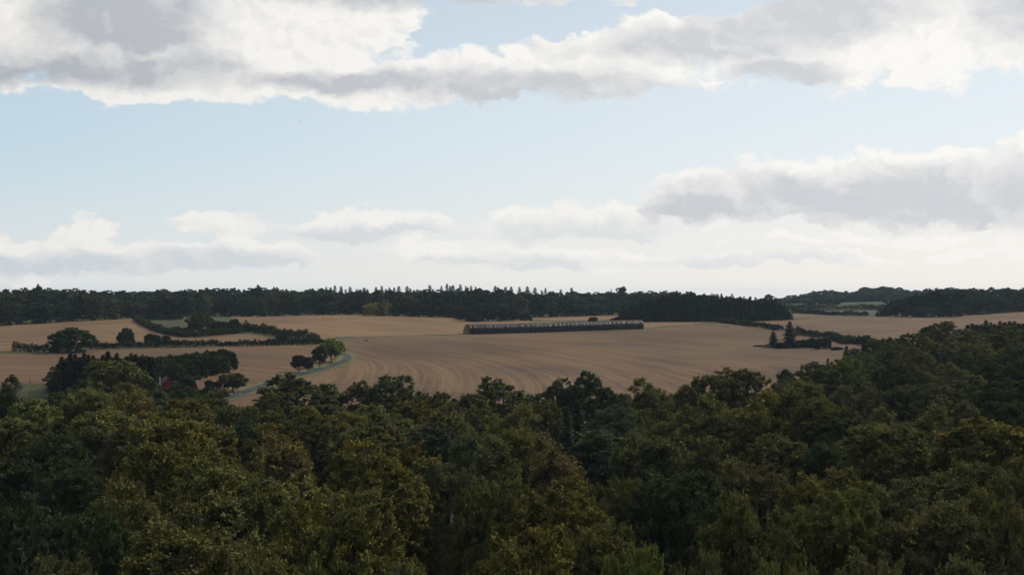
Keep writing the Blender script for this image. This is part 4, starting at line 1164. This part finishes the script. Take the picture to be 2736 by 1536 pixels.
def house(name, p, rz, w, l, eave, ridge, roofmat, label):
    root = empty(name, (p[0], p[1], p[2] - 0.1), rz)
    tag(root, label, "building", "red farm buildings")
    hw, hl = w / 2, l / 2
    v = [(-hw, -hl, 0), (hw, -hl, 0), (hw, hl, 0), (-hw, hl, 0), (-hw, -hl, eave), (hw, -hl, eave), (hw, hl, eave), (-hw, hl, eave), (0, -hl, ridge), (0, hl, ridge)]
    f = [(0, 1, 5, 8, 4), (2, 3, 7, 9, 6), (1, 2, 6, 5), (3, 0, 4, 7)]
    mesh_obj("wall", v, f, M_RED, root)
    k = 0.35; t = 0.18
    sl = (ridge - eave) / hw
    for s in (-1, 1):
        xo = s * (hw + k); zo = eave - sl * k
        v = [(0, -hl - k, ridge + .02), (0, hl + k, ridge + .02), (xo, hl + k, zo + .02), (xo, -hl - k, zo + .02)]
        v += [(a, b, c + t) for a, b, c in v]
        mesh_obj("roof", v, [(0, 1, 2, 3), (7, 6, 5, 4), (0, 4, 5, 1), (1, 5, 6, 2), (2, 6, 7, 3), (3, 7, 4, 0)], roofmat, root)
    for x in (-l * .3, l * .3):
        vv, ff = box(-hw - .05, -hw + .03, x - .45, x + .45, 1.0, 1.9)
        win = mesh_obj("window", vv, ff, M_WHITE, root)
        vv, ff = box(-hw - .07, -hw - .045, x - .36, x + .36, 1.09, 1.81)
        mesh_obj("pane", vv, ff, M_GLASS, win)
    vv, ff = box(hw - .03, hw + .05, -.5, .5, 0.05, 2.05)
    mesh_obj("door", vv, ff, M_WHITE, root)
    return root


p = W(446, 1049)
hs = house("farmhouse", p, 0.35, 5.2, 9.0, 2.4, 4.9, M_ROOF, "dark red farmhouse with brown gable roof and white pole, half hidden by trees")
vv, ff = box(-2.72, -2.58, -4.93, -4.79, 0, 5.4)
mesh_obj("white_pole", vv, ff, M_WHITE, hs)
p = W(532, 1052)
house("shed", p, -0.5, 1.9, 3.0, 2.2, 4.2, M_ROOF, "small steep-roofed red shed right of the farmhouse among bushes")
for px, py, lab in [(632, 1053, "left white marker post at the lower end of the narrow road"), (641, 1057, "right white marker post at the lower end of the narrow road")]:
    p = W(px, py)
    root = empty("marker_post", (p[0], p[1], p[2]), 0.3)
    tag(root, lab, "post", "road marker posts")
    an = np.linspace(0, 2 * math.pi, 10, endpoint=False)
    def ring(z, rr): return [(rr * math.cos(a), rr * 0.7 * math.sin(a), z) for a in an]
    v = ring(0, .11) + ring(.8, .10) + ring(1.1, .085)
    mesh_obj("post", v, [(i + 10 * k, (i + 1) % 10 + 10 * k, (i + 1) % 10 + 10 * (k + 1), i + 10 * (k + 1)) for k in range(2) for i in range(10)] + [tuple(range(20, 30))], M_WHITE, root)
    v = ring(.62, .118) + ring(.80, .114)
    mesh_obj("black_band", v, [(i, (i + 1) % 10, (i + 1) % 10 + 10, i + 10) for i in range(10)], M_BLACK, root)

# a stone turned up in the stubble beyond the road
r = np.random.default_rng(3)
for px, py, sc, lab in [(981, 912, (0.75, 0.5, 0.45), "dark flat stone lying on the stubble right of the road bend"), (977, 909, (0.4, 0.35, 0.5), "smaller brown stone just above the dark flat stone")]:
    p = W(px, py)
    th = np.linspace(0, 2 * math.pi, 10, endpoint=False)
    v, f = [], []
    for k, e in enumerate((-0.5, 0.1, 0.6, 0.95)):
        for a in th:
            q = math.sqrt(1 - e * e) * r.uniform(0.82, 1.12)
            v.append((sc[0] * q * math.cos(a), sc[1] * q * math.sin(a), sc[2] * (e + 0.45)))
    f = [(i + 10 * k, (i + 1) % 10 + 10 * k, (i + 1) % 10 + 10 * (k + 1), i + 10 * (k + 1)) for k in range(3) for i in range(10)] + [tuple(range(30, 40))]
    o = mesh_obj("field_stone", v, f, mat_noise("stone", (0.04, 0.035, 0.035), (0.09, 0.07, 0.06), 2.0), None)
    o.location = (p[0], p[1], p[2] + 0.16)
    tag(o, lab, "stone", "stones in the field")

# a bird high over the left fields
Db = 260.0
bp = ((802 - CX) / F * Db, Db, CZ - (324 - HZ) / F * Db)
bird = empty("bird", bp, 0.6)
tag(bird, "tiny dark bird alone in the blue sky left of centre", "bird")
an = np.linspace(0, 2 * math.pi, 8, endpoint=False)
v = []
prof_b = [(-0.16, 0.004), (-0.10, 0.022), (0, 0.035), (0.08, 0.030), (0.12, 0.022), (0.155, 0.018), (0.18, 0.004)]
for y, rr in prof_b: v += [(rr * math.cos(a), y, rr * math.sin(a)) for a in an]
f = [(i + 8 * k, (i + 1) % 8 + 8 * k, (i + 1) % 8 + 8 * (k + 1), i + 8 * (k + 1)) for k in range(len(prof_b) - 1) for i in range(8)]
mesh_obj("body", v, f, M_BLACK, bird, True)
for s in (-1, 1):
    v = [(0.02 * s, 0.07, 0.01), (0.16 * s, 0.10, 0.07), (0.30 * s, 0.02, 0.05), (0.17 * s, -0.01, 0.065), (0.02 * s, -0.06, 0.01)]
    v += [(a, b, c - 0.008) for a, b, c in v]
    mesh_obj("wing", v, [(0, 1, 2, 3, 4), (9, 8, 7, 6, 5)] + [(i, 5 + i, 5 + (i + 1) % 5, (i + 1) % 5) for i in range(5)], M_BLACK, bird)

# ------------------------------------------------------------------ moist evening air
zlo = float(ZZ.min()) - 1.0
zhi = 66.0
hx = 16800.0
v, f = box(gx[0] - 300, gx[-1] + 300, gy[0] - 300, gy[-1] + 300, zlo, zhi)
mh = bpy.data.materials.new("haze"); mh.use_nodes = True
nt = mh.node_tree; nt.nodes.clear()
pv = nt.nodes.new('ShaderNodeVolumePrincipled')
pv.inputs['Color'].default_value = (0.55, 0.75, 1.0, 1)
pv.inputs['Density'].default_value = HAZE
pv.inputs['Anisotropy'].default_value = 0.2
oo = nt.nodes.new('ShaderNodeOutputMaterial')
nt.links.new(pv.outputs[0], oo.inputs['Volume'])
hz_o = mesh_obj("haze", v, f, mh)
tag(hz_o, kind="stuff")
print("TREES", len(ALL), "near", len(NEAR), "zlo", zlo, "zmax", max(o.location[2] for o in ALL))
